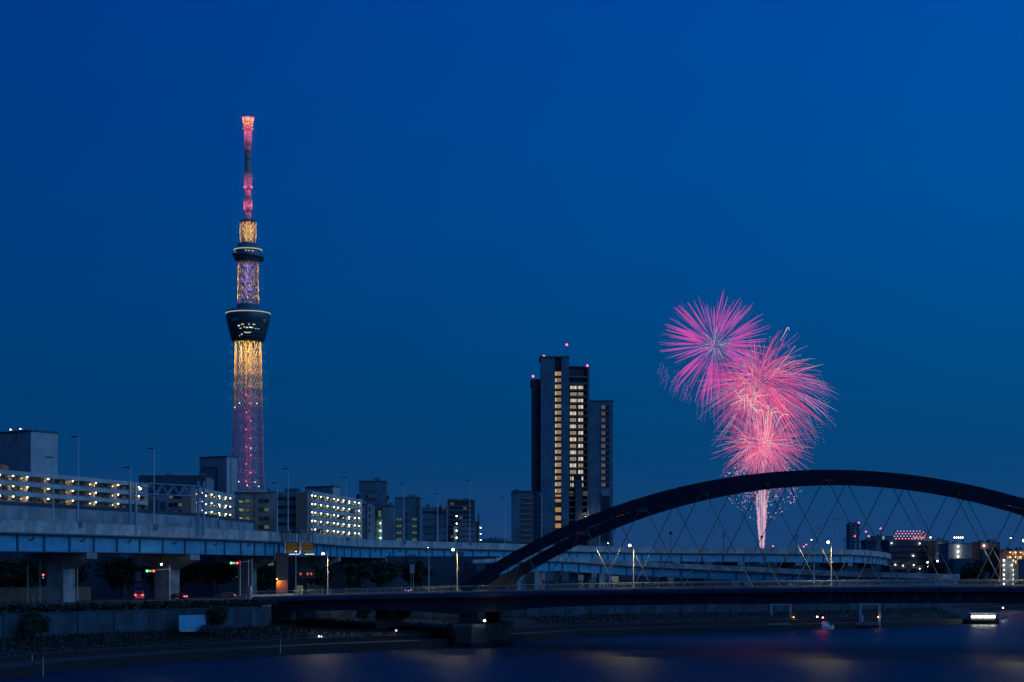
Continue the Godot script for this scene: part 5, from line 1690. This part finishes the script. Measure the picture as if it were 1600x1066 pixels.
func person(at: Vector3, turn: float, label: String):
	var t := thing("person", label, "person", Transform3D(Basis(Vector3.UP, turn), at))
	# one continuous body: tapered bones blended with a smooth minimum and meshed as surface nets
	var bones := [[Vector3(-0.09, 0.92, 0), Vector3(-0.10, 0.5, 0.02), 0.095, 0.065], [Vector3(0.09, 0.92, 0), Vector3(0.11, 0.5, -0.02), 0.095, 0.065], [Vector3(-0.10, 0.5, 0.02), Vector3(-0.10, 0.07, 0), 0.06, 0.04], [Vector3(0.11, 0.5, -0.02), Vector3(0.11, 0.07, -0.04), 0.06, 0.04], [Vector3(-0.10, 0.05, 0), Vector3(-0.11, 0.04, 0.16), 0.045, 0.035], [Vector3(0.11, 0.05, -0.04), Vector3(0.13, 0.04, 0.12), 0.045, 0.035], [Vector3(0, 0.95, 0), Vector3(0, 1.38, 0), 0.15, 0.16], [Vector3(-0.13, 1.4, 0), Vector3(0.13, 1.4, 0), 0.08, 0.08], [Vector3(0, 1.4, 0), Vector3(0, 1.54, 0.01), 0.06, 0.055], [Vector3(0, 1.62, 0.02), Vector3(0, 1.68, 0.01), 0.085, 0.09], [Vector3(-0.2, 1.4, 0), Vector3(-0.25, 1.12, 0), 0.055, 0.045], [Vector3(-0.25, 1.12, 0), Vector3(-0.22, 0.9, 0.1), 0.042, 0.032], [Vector3(0.2, 1.4, 0), Vector3(0.25, 1.12, 0), 0.055, 0.045], [Vector3(0.25, 1.12, 0), Vector3(0.22, 0.92, 0.12), 0.042, 0.032]]
	if not box_cache.has("person"):
		var st := nets(bones, Vector3(-0.4, -0.02, -0.28), Vector3i(23, 53, 17), 0.035)
		for sx in [-1.0, 1.0]:      # hands: palm with five fingers
			var w := Vector3(0.22 * sx, 0.9 + (0.02 if sx > 0 else 0.0), 0.1 + (0.02 if sx > 0 else 0.0))
			st_path(st, [w, w + Vector3(0, -0.05, 0.02), w + Vector3(0, -0.09, 0.03)], [0.03, 0.038, 0.034], 6)
			for k in 4:
				var f := w + Vector3(0, -0.085, 0.0 + 0.018 * k)
				st_path(st, [f, f + Vector3(-0.004 * sx, -0.035, 0.004), f + Vector3(-0.016 * sx, -[0.06, 0.07, 0.075, 0.065][k], 0.004)], [0.010, 0.009, 0.007], 5)
			st_path(st, [w + Vector3(0, -0.03, 0.05), w + Vector3(-0.012 * sx, -0.06, 0.075), w + Vector3(-0.018 * sx, -0.085, 0.075)], [0.012, 0.010, 0.008], 5)
		st.generate_normals()
		box_cache["person"] = st.commit()
	var bd := put(t, "body", box_cache["person"])
	bd.material_override = M.cloth_dark
	var st2 := start()
	st_lathe(st2, [[0.02, 1.58], [0.07, 1.60], [0.092, 1.66], [0.088, 1.72], [0.05, 1.765], [0.01, 1.775]], 12)
	put(t, "hair", done(st2, M.tyre), Transform3D(Basis(), Vector3(0, 0, -0.012)))
	var st3 := start()
	st_lathe(st3, [[0.02, 1.56], [0.06, 1.58], [0.078, 1.64], [0.07, 1.69], [0.02, 1.71]], 12)
	put(t, "face", done(st3, M.skin), Transform3D(Basis(), Vector3(0, 0, 0.03)))

func nets(bones: Array, lo: Vector3, n: Vector3i, cell: float) -> SurfaceTool:
	var f := PackedFloat32Array()
	f.resize(n.x * n.y * n.z)
	for z in n.z:
		for y in n.y:
			for x in n.x:
				var p := lo + Vector3(x, y, z) * cell
				var best := 0.0
				for b in bones:
					var ab: Vector3 = b[1] - b[0]
					var h := clampf((p - b[0]).dot(ab) / ab.length_squared(), 0, 1)
					var d: float = (p - b[0] - ab * h).length() - lerpf(b[2], b[3], h)
					best += exp(-d / 0.018)
				f[(z * n.y + y) * n.x + x] = -log(maxf(best, 1e-30)) * 0.018
	var vid := {}
	var at := func(x: int, y: int, z: int) -> float: return f[(z * n.y + y) * n.x + x]
	for z in n.z - 1:
		for y in n.y - 1:
			for x in n.x - 1:
				var s := Vector3.ZERO
				var c := 0
				for e in [[0,0,0,1,0,0],[0,0,0,0,1,0],[0,0,0,0,0,1],[1,0,0,1,1,0],[1,0,0,1,0,1],[0,1,0,1,1,0],[0,1,0,0,1,1],[0,0,1,1,0,1],[0,0,1,0,1,1],[1,1,0,1,1,1],[1,0,1,1,1,1],[0,1,1,1,1,1]]:
					var a: float = at.call(x + e[0], y + e[1], z + e[2])
					var b: float = at.call(x + e[3], y + e[4], z + e[5])
					if (a < 0.0) != (b < 0.0):
						s += Vector3(x + e[0], y + e[1], z + e[2]).lerp(Vector3(x + e[3], y + e[4], z + e[5]), a / (a - b))
						c += 1
				if c: vid[Vector3i(x, y, z)] = lo + s / c * cell
	var st := start()
	st.set_smooth_group(0)
	for z in range(1, n.z - 1):
		for y in range(1, n.y - 1):
			for x in range(1, n.x - 1):
				var a: bool = at.call(x, y, z) < 0.0
				for ax in 3:
					var d := [Vector3i(1, 0, 0), Vector3i(0, 1, 0), Vector3i(0, 0, 1)]
					var q: Vector3i = Vector3i(x, y, z) + d[ax]
					if q.x >= n.x or q.y >= n.y or q.z >= n.z: continue
					if a == (at.call(q.x, q.y, q.z) < 0.0): continue
					var u: Vector3i = d[(ax + 1) % 3]
					var v: Vector3i = d[(ax + 2) % 3]
					var o := Vector3i(x, y, z)
					var k := [o, o - u, o - u - v, o - v]
					if not (vid.has(k[0]) and vid.has(k[1]) and vid.has(k[2]) and vid.has(k[3])): continue
					if a: quad(st, vid[k[0]], vid[k[3]], vid[k[2]], vid[k[1]])
					else: quad(st, vid[k[0]], vid[k[1]], vid[k[2]], vid[k[3]])
	return st

func traffic_light(at: Vector3, label: String, lens: float, on_pole := true):
	var t := thing("traffic_light", label, "traffic light", Transform3D(Basis(), at), "traffic lights under the expressway")
	box(t, "housing", Vector3.ZERO, Vector3(2.4, 0.75, 0.25), M.dark_metal)
	for k in 3:
		ball(t, "lens", Vector3(-0.72 + 0.72 * k, 0, 0.16), 0.235 if k != 1 else 0.2, [M.signal_green, M.signal_amber, M.signal_red][k])
	omni(t, Vector3(-0.72, 0, 0.5), Color(0.1, 1.0, 0.5), 1.6)
	omni(t, Vector3(0.72, 0, 0.5), Color(1, 0.1, 0.1), 1.6)
	if on_pole:
		tube_part(t, "arm", Vector3(1.2, 0.2, -0.1), Vector3(4.2, 0.5, -0.6), 0.08, 0.08, M.pole_grey)
		tube_part(t, "pole", Vector3(4.2, 1.2, -0.6), Vector3(4.2, 9.6 - at.y, -0.6), 0.12, 0.14, M.pole_grey)

func build_street():
	# road behind the crest, running from the bridge end along the viaduct
	var st := start()
	st.set_smooth_group(-1)
	var line := [Vector3(px_x(400, 425), 10.3, -425), Vector3(px_x(330, 430), 10.2, -430), Vector3(px_x(200, 418), 10.1, -418), Vector3(px_x(60, 392), 10.0, -392), Vector3(px_x(-120, 360), 9.9, -360)]
	var rings := []
	for p in line: rings.append([p + Vector3(8, 0, 22), p + Vector3(8, -1.2, 22), p + Vector3(-8, -1.2, -22), p + Vector3(-8, 0, -22)])
	loft(st, rings)
	put(self, "road", done(st, M.asphalt)).set_meta("kind", "structure")
	# beige road wall under the viaduct, in panels
	var w := thing("road_wall", "dim beige road wall under the expressway at the left edge", "wall")
	var a := Vector3(px_x(-60, 385), 0, -385)
	var b := Vector3(px_x(141, 412), 0, -412)
	var dir := (b - a).normalized()
	for k in 12:
		var p := a.lerp(b, (k + 0.5) / 12.0)
		box(w, "wall_panel", Vector3(p.x, 11.0 + 0.06 * (k % 2), p.z), Vector3(a.distance_to(b) / 12.0 - 0.05, 4.0, 0.4), M.corridor_wall, Basis(dir, Vector3.UP, dir.cross(Vector3.UP)))
	for i in 3:
		var p := P([12.0, 52.0, 62.0][i], 935, 372)
		var q := thing("road_bollard", "small pale road bollard below the beige wall, %s from the left" % nth(i), "bollard", Transform3D(Basis(), Vector3(p.x, 10.0, p.z)), "bollards below the beige wall")
		tube_part(q, "post", Vector3.ZERO, Vector3(0, 1.2, 0), 0.12, 0.12, M.concrete)
		box(q, "reflector", Vector3(0, 1.0, 0.12), Vector3(0.2, 0.25, 0.04), M.car_white)
	# posts and signals
	var posts := [[43.0, 882.0, 384.0, "pole"], [62.0, 872.0, 380.0, "steel_blue"], [388.0, 874.0, 432.0, "pole"], [375.0, 876.0, 440.0, "pole"], [242.0, 890.0, 420.0, "dark_metal"]]
	for i in posts.size():
		var s = posts[i]
		var q := thing("street_pole", "thin plain pole under the expressway, %s in the row" % ["leftmost", "second from left beside the pedestrian signal", "rightmost by the bridge end", "second from right", "middle one by the van"][i], "pole", Transform3D(Basis(), Vector3(px_x(s[0], s[2]), 9.8, -s[2])), "plain poles under the expressway")
		tube_part(q, "shaft", Vector3.ZERO, Vector3(0, py_y(s[1], s[2]) - 9.8, 0), 0.14, 0.11, M[s[3]])
		box(q, "foot_plate", Vector3(0, 0.1, 0), Vector3(0.5, 0.2, 0.5), M.dark_metal)
	traffic_light(P(90, 885.5, 400), "three-lamp traffic light showing green, amber and red at far left under the expressway", 0.3)
	traffic_light(P(235, 892.5, 408), "three-lamp traffic light hanging above the red-lit van", 0.3)
	traffic_light(P(366, 880, 440), "small distant traffic light between two expressway piers near the bridge end", 0.3)
	var pd := thing("pedestrian_signal", "small pedestrian signal with a red lamp over a green one", "traffic light", Transform3D(Basis(), P(67.5, 901, 379)))
	box(pd, "housing", Vector3.ZERO, Vector3(0.55, 1.3, 0.3), M.dark_metal)
	ball(pd, "lens", Vector3(0, 0.33, 0.17), 0.2, M.tail_red)
	ball(pd, "lens", Vector3(0, -0.25, 0.17), 0.14, glow("signal_teal", Color(0.3, 0.8, 0.7), 0.8))
	tube_part(pd, "pole", Vector3(0, -0.6, -0.1), Vector3(0, -5.6, -0.1), 0.08, 0.08, M.dark_metal)
	car(Vector3(px_x(218, 412), 10.15, -412), -PI / 2 + 0.15, "grey van stopped with glowing red tail lamps under the expressway", M.van_grey, 5.2, 2.6, true)
	car(Vector3(px_x(276, 418), 10.2, -418), -0.25, "dark car waiting between the two expressway piers", M.car_dark, 4.4, 1.6, false)
	car(Vector3(px_x(352, 436), 10.3, -436), 0.3, "dark car passing by the bridge end under the expressway", M.car_dark, 4.4, 1.5, false)
	# lamp under the girder at the pier and the orange lamp on the reddish pier
	var l := thing("wall_lamp", "square white lamp under the girder right of the left pier", "lamp", Transform3D(Basis(), P(252, 882, 402)))
	box(l, "housing", Vector3(0, 0.35, 0), Vector3(0.7, 0.25, 0.5), M.dark_metal)
	ball(l, "bulb", Vector3.ZERO, 0.24, M.lamp_white)
	omni(l, Vector3(0, -0.4, 0), WHITE, 6.0)
	tube_part(l, "bracket", Vector3(0.25, 0.4, 0), Vector3(0.25, 3.0, 0), 0.06, 0.06, M.dark_metal)
	l = thing("pier_lamp", "orange lamp glowing at the foot of the reddish expressway pier", "lamp", Transform3D(Basis(), P(432.6, 905, 464.3)))
	box(l, "housing", Vector3(0, 0.3, 0), Vector3(0.3, 0.2, 0.3), M.dark_metal)
	ball(l, "bulb", Vector3.ZERO, 0.168, M.lamp_orange)
	spot_light(l, Vector3(0.05, -0.25, 0.1), Vector3(0.55, -1.0, -0.35), Color(1.0, 0.5, 0.1), 30.0, 60.0, 0.1)
	var pp := thing("tiled_pier", "reddish tiled pier lit orange at its foot behind the bridge end", "pier", Transform3D(Basis(Vector3.UP, 0.25), Vector3(px_x(440, 466), 9.0, -466)))
	for r in 8:
		for q in 2:
			box(pp, "tile_panel", Vector3(-0.75 + 1.5 * q, 0.78 + 1.55 * r, 0.0), Vector3(1.46, 1.51, 1.6), M.brick_red if r > 3 else M.corridor_wall)
	box(pp, "core", Vector3(0, 6.2, 0), Vector3(2.9, 12.4, 1.5), M.dark_concrete)
	# shop sign glowing red under the deck
	var s := thing("red_sign", "dim red framed sign board beyond the reddish pier", "sign", Transform3D(Basis(), P(478, 897, 520)))
	box(s, "frame", Vector3.ZERO, Vector3(5.0, 2.4, 0.3), M.brick_red)
	box(s, "board", Vector3(0, 0, 0.16), Vector3(4.3, 1.5, 0.1), M.dark_metal)
	for k in 4: box(s, "sign_mark", Vector3(-1.5 + k, 0, 0.23), Vector3(0.55, 0.7, 0.05), M.sign_red if k != 1 else M.brick_red)
	for x in [-2.2, 2.2]: tube_part(s, "leg", Vector3(x, -1.2, 0), Vector3(x, -7.0, 0), 0.15, 0.15, M.dark_metal)
	# trees filling the dark below the viaduct
	var spots := [[8.0, 430.0, 11.0], [40.0, 438.0, 12.0], [75.0, 442.0, 11.5], [108.0, 446.0, 12.5], [190.0, 455.0, 12.0], [246.0, 462.0, 12.0], [286.0, 466.0, 12.0], [338.0, 478.0, 12.0], [398.0, 500.0, 10.0], [420.0, 505.0, 9.0], [500.0, 540.0, 10.0], [560.0, 560.0, 11.0], [600.0, 575.0, 12.0], [650.0, 590.0, 12.0]]
	for i in spots.size():
		var q = spots[i]
		tree(Vector3(px_x(q[0], q[1]), 9.0, -q[1]), q[2], q[2] * 0.5, "dark street tree below the expressway, %s from the left" % nth(i), "street trees below the expressway")
	# dark low shops behind
	for i in 4:
		var q = [[-40.0, 188.0, 862.0, 470.0], [190.0, 334.0, 864.0, 490.0], [336.0, 436.0, 868.0, 545.0], [470.0, 780.0, 870.0, 612.0]][i]
		var bl := plain_block("shop_block", "unlit low building in the dark under the expressway, %s from the left" % nth(i), "building", q[0], q[1], q[2], q[3], 10.0, M.paint_dark, 0, 0, "unlit low buildings under the expressway")
		for r in 3:
			for k in 4:
				var x: float = q[0] + (k + 0.3) * (q[1] - q[0]) / 4.0
				pane(bl, "window", x, x + 9.0, 879.0 + r * 9.0, 884.0 + r * 9.0, M.window_green if i == 2 and (k + r) % 3 == 0 else M.glass_dark)
	var vs := thing("banner_sign", "tall pale vertical banner above the van under the expressway", "sign", Transform3D(Basis(), P(216, 901, 430)))
	box(vs, "frame", Vector3.ZERO, Vector3(1.6, 2.6, 0.15), M.dark_metal)
	for k in 3: box(vs, "banner_strip", Vector3(-0.48 + 0.48 * k, 0, 0.1), Vector3(0.4, 2.3, 0.05), M.sign_face)
	box(vs, "blue_plate", Vector3(0, -2.1, 0.05), Vector3(1.5, 0.9, 0.1), M.steel_blue)
	tube_part(vs, "post", Vector3(0.5, -1.3, -0.1), Vector3(0.5, -5.0, -0.1), 0.1, 0.1, M.dark_metal)
	# boards and people on the bridge
	var boards := [[848.5, 901.0, 25.0, 1.0, 1.6], [907.5, 902.5, 25.0, 1.2, 1.2], [961.0, 905.0, 25.5, 1.6, 1.3], [644.0, 889.0, 40.0, 1.1, 2.2]]
	for i in boards.size():
		var q = boards[i]
		var n: float = q[2]
		var ss := s_at(q[0], n)
		var p := bp(ss, n, 0)
		var yy := py_y(q[1], -p.z)
		var bo := thing("notice_board", "small pale board on the bridge's far footway, %s from the left" % nth([1, 2, 3, 0][i]), "sign", Transform3D(Basis(BU, Vector3.UP, -BW), Vector3(p.x, yy, p.z)), "pale boards along the far footway")
		box(bo, "board", Vector3.ZERO, Vector3(q[3], q[4], 0.1), M.sign_face)
		for x in [-0.3, 0.3]: tube_part(bo, "post", Vector3(x, -q[4] * 0.5, 0), Vector3(x, deck_y(ss) - yy - (0.0 if n < 30 else 2.0), 0), 0.05, 0.05, M.pole)
	person(bp(s_at(705, -3.6), -3.6, deck_y(s_at(705, -3.6)) - 0.1), 0.4, "person in dark clothes standing at the near railing left of the arch foot")
	person(bp(s_at(1004, -3.4), -3.4, deck_y(s_at(1004, -3.4)) - 0.1), 2.2, "person in dark clothes standing at the near railing under the right hand lamp")
	person(bp(s_at(932, -3.2), -3.2, deck_y(s_at(932, -3.2)) - 0.1), 1.2, "person in dark clothes walking along the near footway between two lamp posts")
	var bi := thing("bicycle", "bicycle with small violet lamps on the near footway left of the arch", "bicycle", Transform3D(Basis(BU, Vector3.UP, -BW), bp(s_at(638, -3.8), -3.8, deck_y(s_at(638, -3.8)) - 0.1)))
	for x in [-0.52, 0.52]:
		var ring := start()
		for k in 14:
			var u := TAU * k / 14.0
			var v := TAU * (k + 1) / 14.0
			st_tube(ring, Vector3(x + cos(u) * 0.33, 0.34 + sin(u) * 0.33, 0), Vector3(x + cos(v) * 0.33, 0.34 + sin(v) * 0.33, 0), 0.025, 0.025, 5)
		put(bi, "wheel", done(ring, M.tyre))
	var fr := start()
	for e in [[Vector3(-0.52, 0.34, 0), Vector3(-0.12, 0.34, 0)], [Vector3(-0.12, 0.34, 0), Vector3(-0.22, 0.85, 0)], [Vector3(-0.12, 0.34, 0), Vector3(0.4, 0.8, 0)], [Vector3(-0.2, 0.76, 0), Vector3(0.4, 0.82, 0)], [Vector3(0.36, 0.98, 0), Vector3(0.52, 0.34, 0)], [Vector3(-0.52, 0.34, 0), Vector3(-0.2, 0.76, 0)]]:
		st_tube(fr, e[0], e[1], 0.02, 0.02, 5)
	put(bi, "frame", done(fr, M.steel_blue))
	box(bi, "saddle", Vector3(-0.24, 0.9, 0), Vector3(0.26, 0.07, 0.15), M.tyre)
	tube_part(bi, "handlebar", Vector3(0.34, 1.02, -0.28), Vector3(0.34, 1.02, 0.28), 0.018, 0.018, M.dark_metal)
	for e in [Vector3(-0.7, 0.75, 0), Vector3(0.62, 0.8, 0), Vector3(0.0, 0.62, 0)]: ball(bi, "lamp", e, 0.1, M.lamp_violet)

# ------------------------------------------------------------------ river side: docks, boats, lamps
func build_riverside():
	# mooring portals
	for i in 2:
		var D: float = [528.0, 540.0][i]
		var x0: float = [1205.0, 1344.0][i]
		var x1: float = [1235.0, 1374.0][i]
		var t := thing("mooring_portal", "blue steel mooring portal standing in the water, %s of the two" % ["left", "right"][i], "dock portal", Transform3D(), "mooring portals")
		var yt := py_y(945.5, D)
		for x in [x0, x1]:
			box(t, "leg", Vector3(px_x(x, D), yt * 0.5 - 0.6, -D), Vector3(0.75, yt + 1.2, 0.75), M.steel_blue)
		box(t, "crossbeam", Vector3(px_x((x0 + x1) * 0.5, D), yt + 0.25, -D), Vector3((x1 - x0) * D / F + 0.75, 0.5, 0.8), M.steel_blue)
		box(t, "fender", Vector3(px_x(x0 + 3.0, D), py_y(968, D), -D + 0.5), Vector3(0.5, 2.6, 0.3), M.pole)
		var lp := Vector3(px_x([1239.5, 1371.5][i], D), py_y(964.5, D), -D + 0.6)
		ball(t, "lamp", lp, 0.168, M.lamp_orange)
		omni(t, lp, Color(1, 0.6, 0.25), 2.0)
		tube_part(t, "lamp_bracket", lp + Vector3(-0.7, 0.1, -0.5), lp + Vector3(0, 0.1, 0), 0.05, 0.05, M.dark_metal)
		if i == 0: box(t, "red_marker", Vector3(px_x(1236.5, D), py_y(962, D), -D + 0.45), Vector3(0.35, 1.6, 0.2), M.brick_red)
	# floating jetty
	var j := thing("floating_jetty", "low floating jetty with a pale skirt left of the red-lit boat", "jetty", Transform3D(Basis(), Vector3(px_x(1198, 520), 0, -520)))
	box(j, "pontoon", Vector3(0, 0.4, 0), Vector3(14.5, 1.0, 3.2), M.quay)
	for k in 12: box(j, "skirt_panel", Vector3(-5.6 + k * 1.02, 1.35, 1.62), Vector3(0.9, 0.85, 0.08), M.boat_white)
	for k in 7: tube_part(j, "rail_post", Vector3(-6.6 + k * 2.2, 0.9, -1.4), Vector3(-6.6 + k * 2.2, 2.0, -1.4), 0.04, 0.04, M.rail)
	tube_part(j, "handrail", Vector3(-6.6, 2.0, -1.4), Vector3(6.6, 2.0, -1.4), 0.04, 0.04, M.rail)
	# small boat with red lamp
	var b := thing("small_boat", "small white boat with a red lamp moored between the two portals", "boat", Transform3D(Basis(Vector3.UP, 0.15), Vector3(px_x(1287, 525), 0, -525)))
	hull(b, 6.2, 1.1, 0.95, M.boat_white)
	var st := start()
	var r := []
	for x in [[-0.6, 0.4], [-0.3, 1.35], [0.9, 1.55], [1.5, 0.5]]:
		r.append([Vector3(x[0], 0.8, -0.8), Vector3(x[0], 0.8, 0.8), Vector3(x[0], 0.8 + x[1], 0.6), Vector3(x[0], 0.8 + x[1], -0.6)])
	loft(st, r)
	put(b, "cabin", done(st, M.boat_white))
	box(b, "windscreen", Vector3(0.9, 2.0, 0.62), Vector3(1.0, 0.4, 0.1), M.glass_dark, Basis(Vector3.RIGHT, -0.15))
	tube_part(b, "lamp_post", Vector3(-0.2, 1.2, 0), Vector3(-0.2, 3.3, 0), 0.04, 0.04, M.dark_metal)
	ball(b, "red_lamp", Vector3(-0.2, 3.4, 0), 0.24, glow("boat_red", Color(1.0, 0.07, 0.10), 22.0))
	omni(b, Vector3(-0.2, 3.4, 0.4), Color(1, 0.1, 0.12), 6.0)
	ball(b, "white_lamp", Vector3(-1.9, 3.6, 0), 0.22, M.lamp_white)
	tube_part(b, "lamp_post", Vector3(-1.9, 0.9, 0), Vector3(-1.9, 3.5, 0), 0.04, 0.04, M.dark_metal)
	# picket dock
	var dk := thing("picket_dock", "low dock with a row of pale pickets right of the small boat", "dock", Transform3D(Basis(), Vector3(px_x(1336, 535), 0, -535)))
	box(dk, "deck", Vector3(0, 0.7, 0), Vector3(14.0, 0.5, 2.4), M.quay)
	for k in 18: box(dk, "picket", Vector3(-6.6 + k * 0.78, 1.35, 1.1), Vector3(0.14, 0.9, 0.1), M.pole)
	for k in 4: tube_part(dk, "pile", Vector3(-6 + k * 4.0, -1.5, 0), Vector3(-6 + k * 4.0, 0.6, 0), 0.2, 0.2, M.quay)
	# lit excursion boat by the quay at the right
	var h := thing("excursion_boat", "long low excursion boat with blazing white cabin lights at the right", "boat", Transform3D(Basis(Vector3.UP, -0.05), Vector3(px_x(1534, 578), 0, -578)))
	hull(h, 11.0, 1.7, 1.3, M.quay)
	box(h, "cabin", Vector3(0.2, 2.2, 0), Vector3(8.0, 2.0, 2.6), M.dark_metal)
	box(h, "roof", Vector3(0.2, 3.5, 0), Vector3(8.8, 0.2, 3.0), M.boat_white)
	for k in 8:
		box(h, "lit_window", Vector3(-3.1 + k * 0.95, 2.45, 1.33), Vector3(0.8, 0.75, 0.08), glow("cabin_glow", Color(1.0, 0.95, 0.82), 9.0) if not M.has("cabin_glow") else M.cabin_glow)
		if k % 2 == 0: omni(h, Vector3(-2.6 + k * 0.95, 2.3, 1.8), WHITE, 5.0, 0.3)
	# lamp further along and promenade lamps
	var lamps := [[1567.5, 950.0, 640.0, "bright white lamp on the quay right of the lit boat", 8.0], [502.5, 995.5, 380.0, "pair of small white path lamps on the riverside path left of the pier", 3.0], [619.0, 985.5, 398.0, "single small path lamp on the riverside path just left of the pier", 0.6]]
	for i in lamps.size():
		var q = lamps[i]
		var p := P(q[0], q[1], q[2])
		var l := thing("path_lamp", q[3], "lamp", Transform3D(Basis(), p))
		ball(l, "bulb", Vector3.ZERO, 0.235, M.lamp_cool if q[4] > 1.0 else M.lamp_violet)
		if i == 1: ball(l, "bulb", Vector3(-0.55, 0.12, 0), 0.16, M.lamp_cool)
		omni(l, Vector3(0, 0.1, 0.36), Color(0.9, 0.97, 1.0), q[4] * 0.6)
		tube_part(l, "post", Vector3(0, -0.2, 0), Vector3(0, minf(-0.6, 1.6 - p.y), 0), 0.06, 0.06, M.dark_metal)
	# rail along the path edge, posts at the quay
	var rl := thing("path_railing", "thin steel railing between the grass and the riverside path", "railing")
	var e := bank_off(6.15)
	for i in range(2, 16):
		var n := maxi(1, int(e[i].distance_to(e[i + 1]) / 4.0))
		for k in n:
			var a: Vector2 = e[i].lerp(e[i + 1], float(k) / n)
			var c: Vector2 = e[i].lerp(e[i + 1], float(k + 1) / n)
			tube_part(rl, "rail", Vector3(a.x, 3.35, -a.y), Vector3(c.x, 3.35, -c.y), 0.04, 0.04, M.dark_metal, 5)
			tube_part(rl, "post", Vector3(a.x, 2.6, -a.y), Vector3(a.x, 3.35, -a.y), 0.035, 0.035, M.dark_metal, 5)
	var mp := [[50.0, 1024.0, 1033.0, 286.0], [67.0, 1028.0, 1058.0, 283.0], [438.0, 1001.0, 1022.0, 356.0], [354.0, 1020.0, 1028.0, 348.0]]
	for i in mp.size():
		var q = mp[i]
		var l := thing("mooring_post", "thin pale post on the riverside path, %s" % ["short one at far left", "taller one at far left", "rightmost one before the bridge", "small one below the bridge end"][i], "post", Transform3D(Basis(), Vector3(px_x(q[0], q[3]), 0, -q[3])), "thin posts on the riverside path")
		tube_part(l, "shaft", Vector3(0, py_y(q[2], q[3]), 0), Vector3(0, py_y(q[1], q[3]), 0), 0.07, 0.06, M.pole)
		ball(l, "cap", Vector3(0, py_y(q[1], q[3]), 0), 0.09, M.pole)
	# pale blue notice on the flood wall, bush, stair
	var nb := thing("blue_panel", "pale blue blank panel fixed to the flood wall below the second pier", "panel", Transform3D(Basis(Vector3.UP, 0.9), P(300, 973, 352)))
	box(nb, "plate", Vector3.ZERO, Vector3(6.8, 2.9, 0.2), M.girder_blue)
	box(nb, "frame", Vector3(0, -1.6, 0.02), Vector3(6.2, 0.3, 0.26), M.concrete)
	for x in [-0.4, 0.9]: ball(nb, "bolt", Vector3(x, -0.9, 0.1), 0.12, M.dark_metal)
	var ps := [[54.0, 313.0, 5.0, 4.4], [66.0, 315.0, 4.4, 3.2], [42.0, 311.0, 3.6, 2.8]]
	for i in ps.size():
		var q = ps[i]
		tree(Vector3(px_x(q[0], q[1]), 3.6, -q[1]), q[2] + 1.6, q[3] * 0.5, "dark bushy tree before the flood wall at far left, %s of the clump" % ["tallest", "right one", "left one"][i], "trees in front of the flood wall")
	var bs := [[338.0, 356.0, 5.0], [880.0, 486.0, 4.0], [905.0, 490.0, 3.6], [632.0, 412.0, 4.0], [566.0, 404.0, 4.2], [600.0, 410.0, 3.4], [1440.0, 590.0, 5.0], [1490.0, 600.0, 5.0], [1402.0, 580.0, 4.4]]
	for i in bs.size():
		var q = bs[i]
		tree(Vector3(px_x(q[0], q[1]), 4.2, -q[1]), q[2] + 1.0, q[2] * 0.55, "dark shrub on the river embankment, %s from the left" % nth([0, 4, 5, 3, 1, 2, 7, 8, 6][i]), "shrubs on the embankment")
	# stair down the wall
	var sr := thing("bank_stair", "steep dark stair leading down the flood wall beside the blue panel", "stairs")
	for k in 10:
		var f := k / 9.0
		box(sr, "tread", P(lerpf(345, 322, f), lerpf(950, 986, f), lerpf(366, 352, f)), Vector3(2.6, 0.35, 1.6), M.dark_metal)
	st = start()
	st_tube(st, P(338, 946, 368), P(314, 984, 352), 0.35, 0.35, 4, true)
	put(sr, "stringer", done(st, M.dark_metal))

func hull(t: Node3D, lens: float, wide: float, high: float, m: Material):
	var r := []
	for v in [[-0.5, 0.55, 0.0], [-0.35, 0.9, 0.0], [0.1, 1.0, 0.0], [0.35, 0.7, 0.12], [0.5, 0.06, 0.35]]:
		var w: float = v[1] * wide
		var x: float = v[0] * lens
		r.append([Vector3(x, -0.3, -w * 0.5), Vector3(x, -0.3, w * 0.5), Vector3(x, high + v[2], w), Vector3(x, high + v[2], -w)])
	var st := start()
	loft(st, r)
	put(t, "hull", done(st, m))
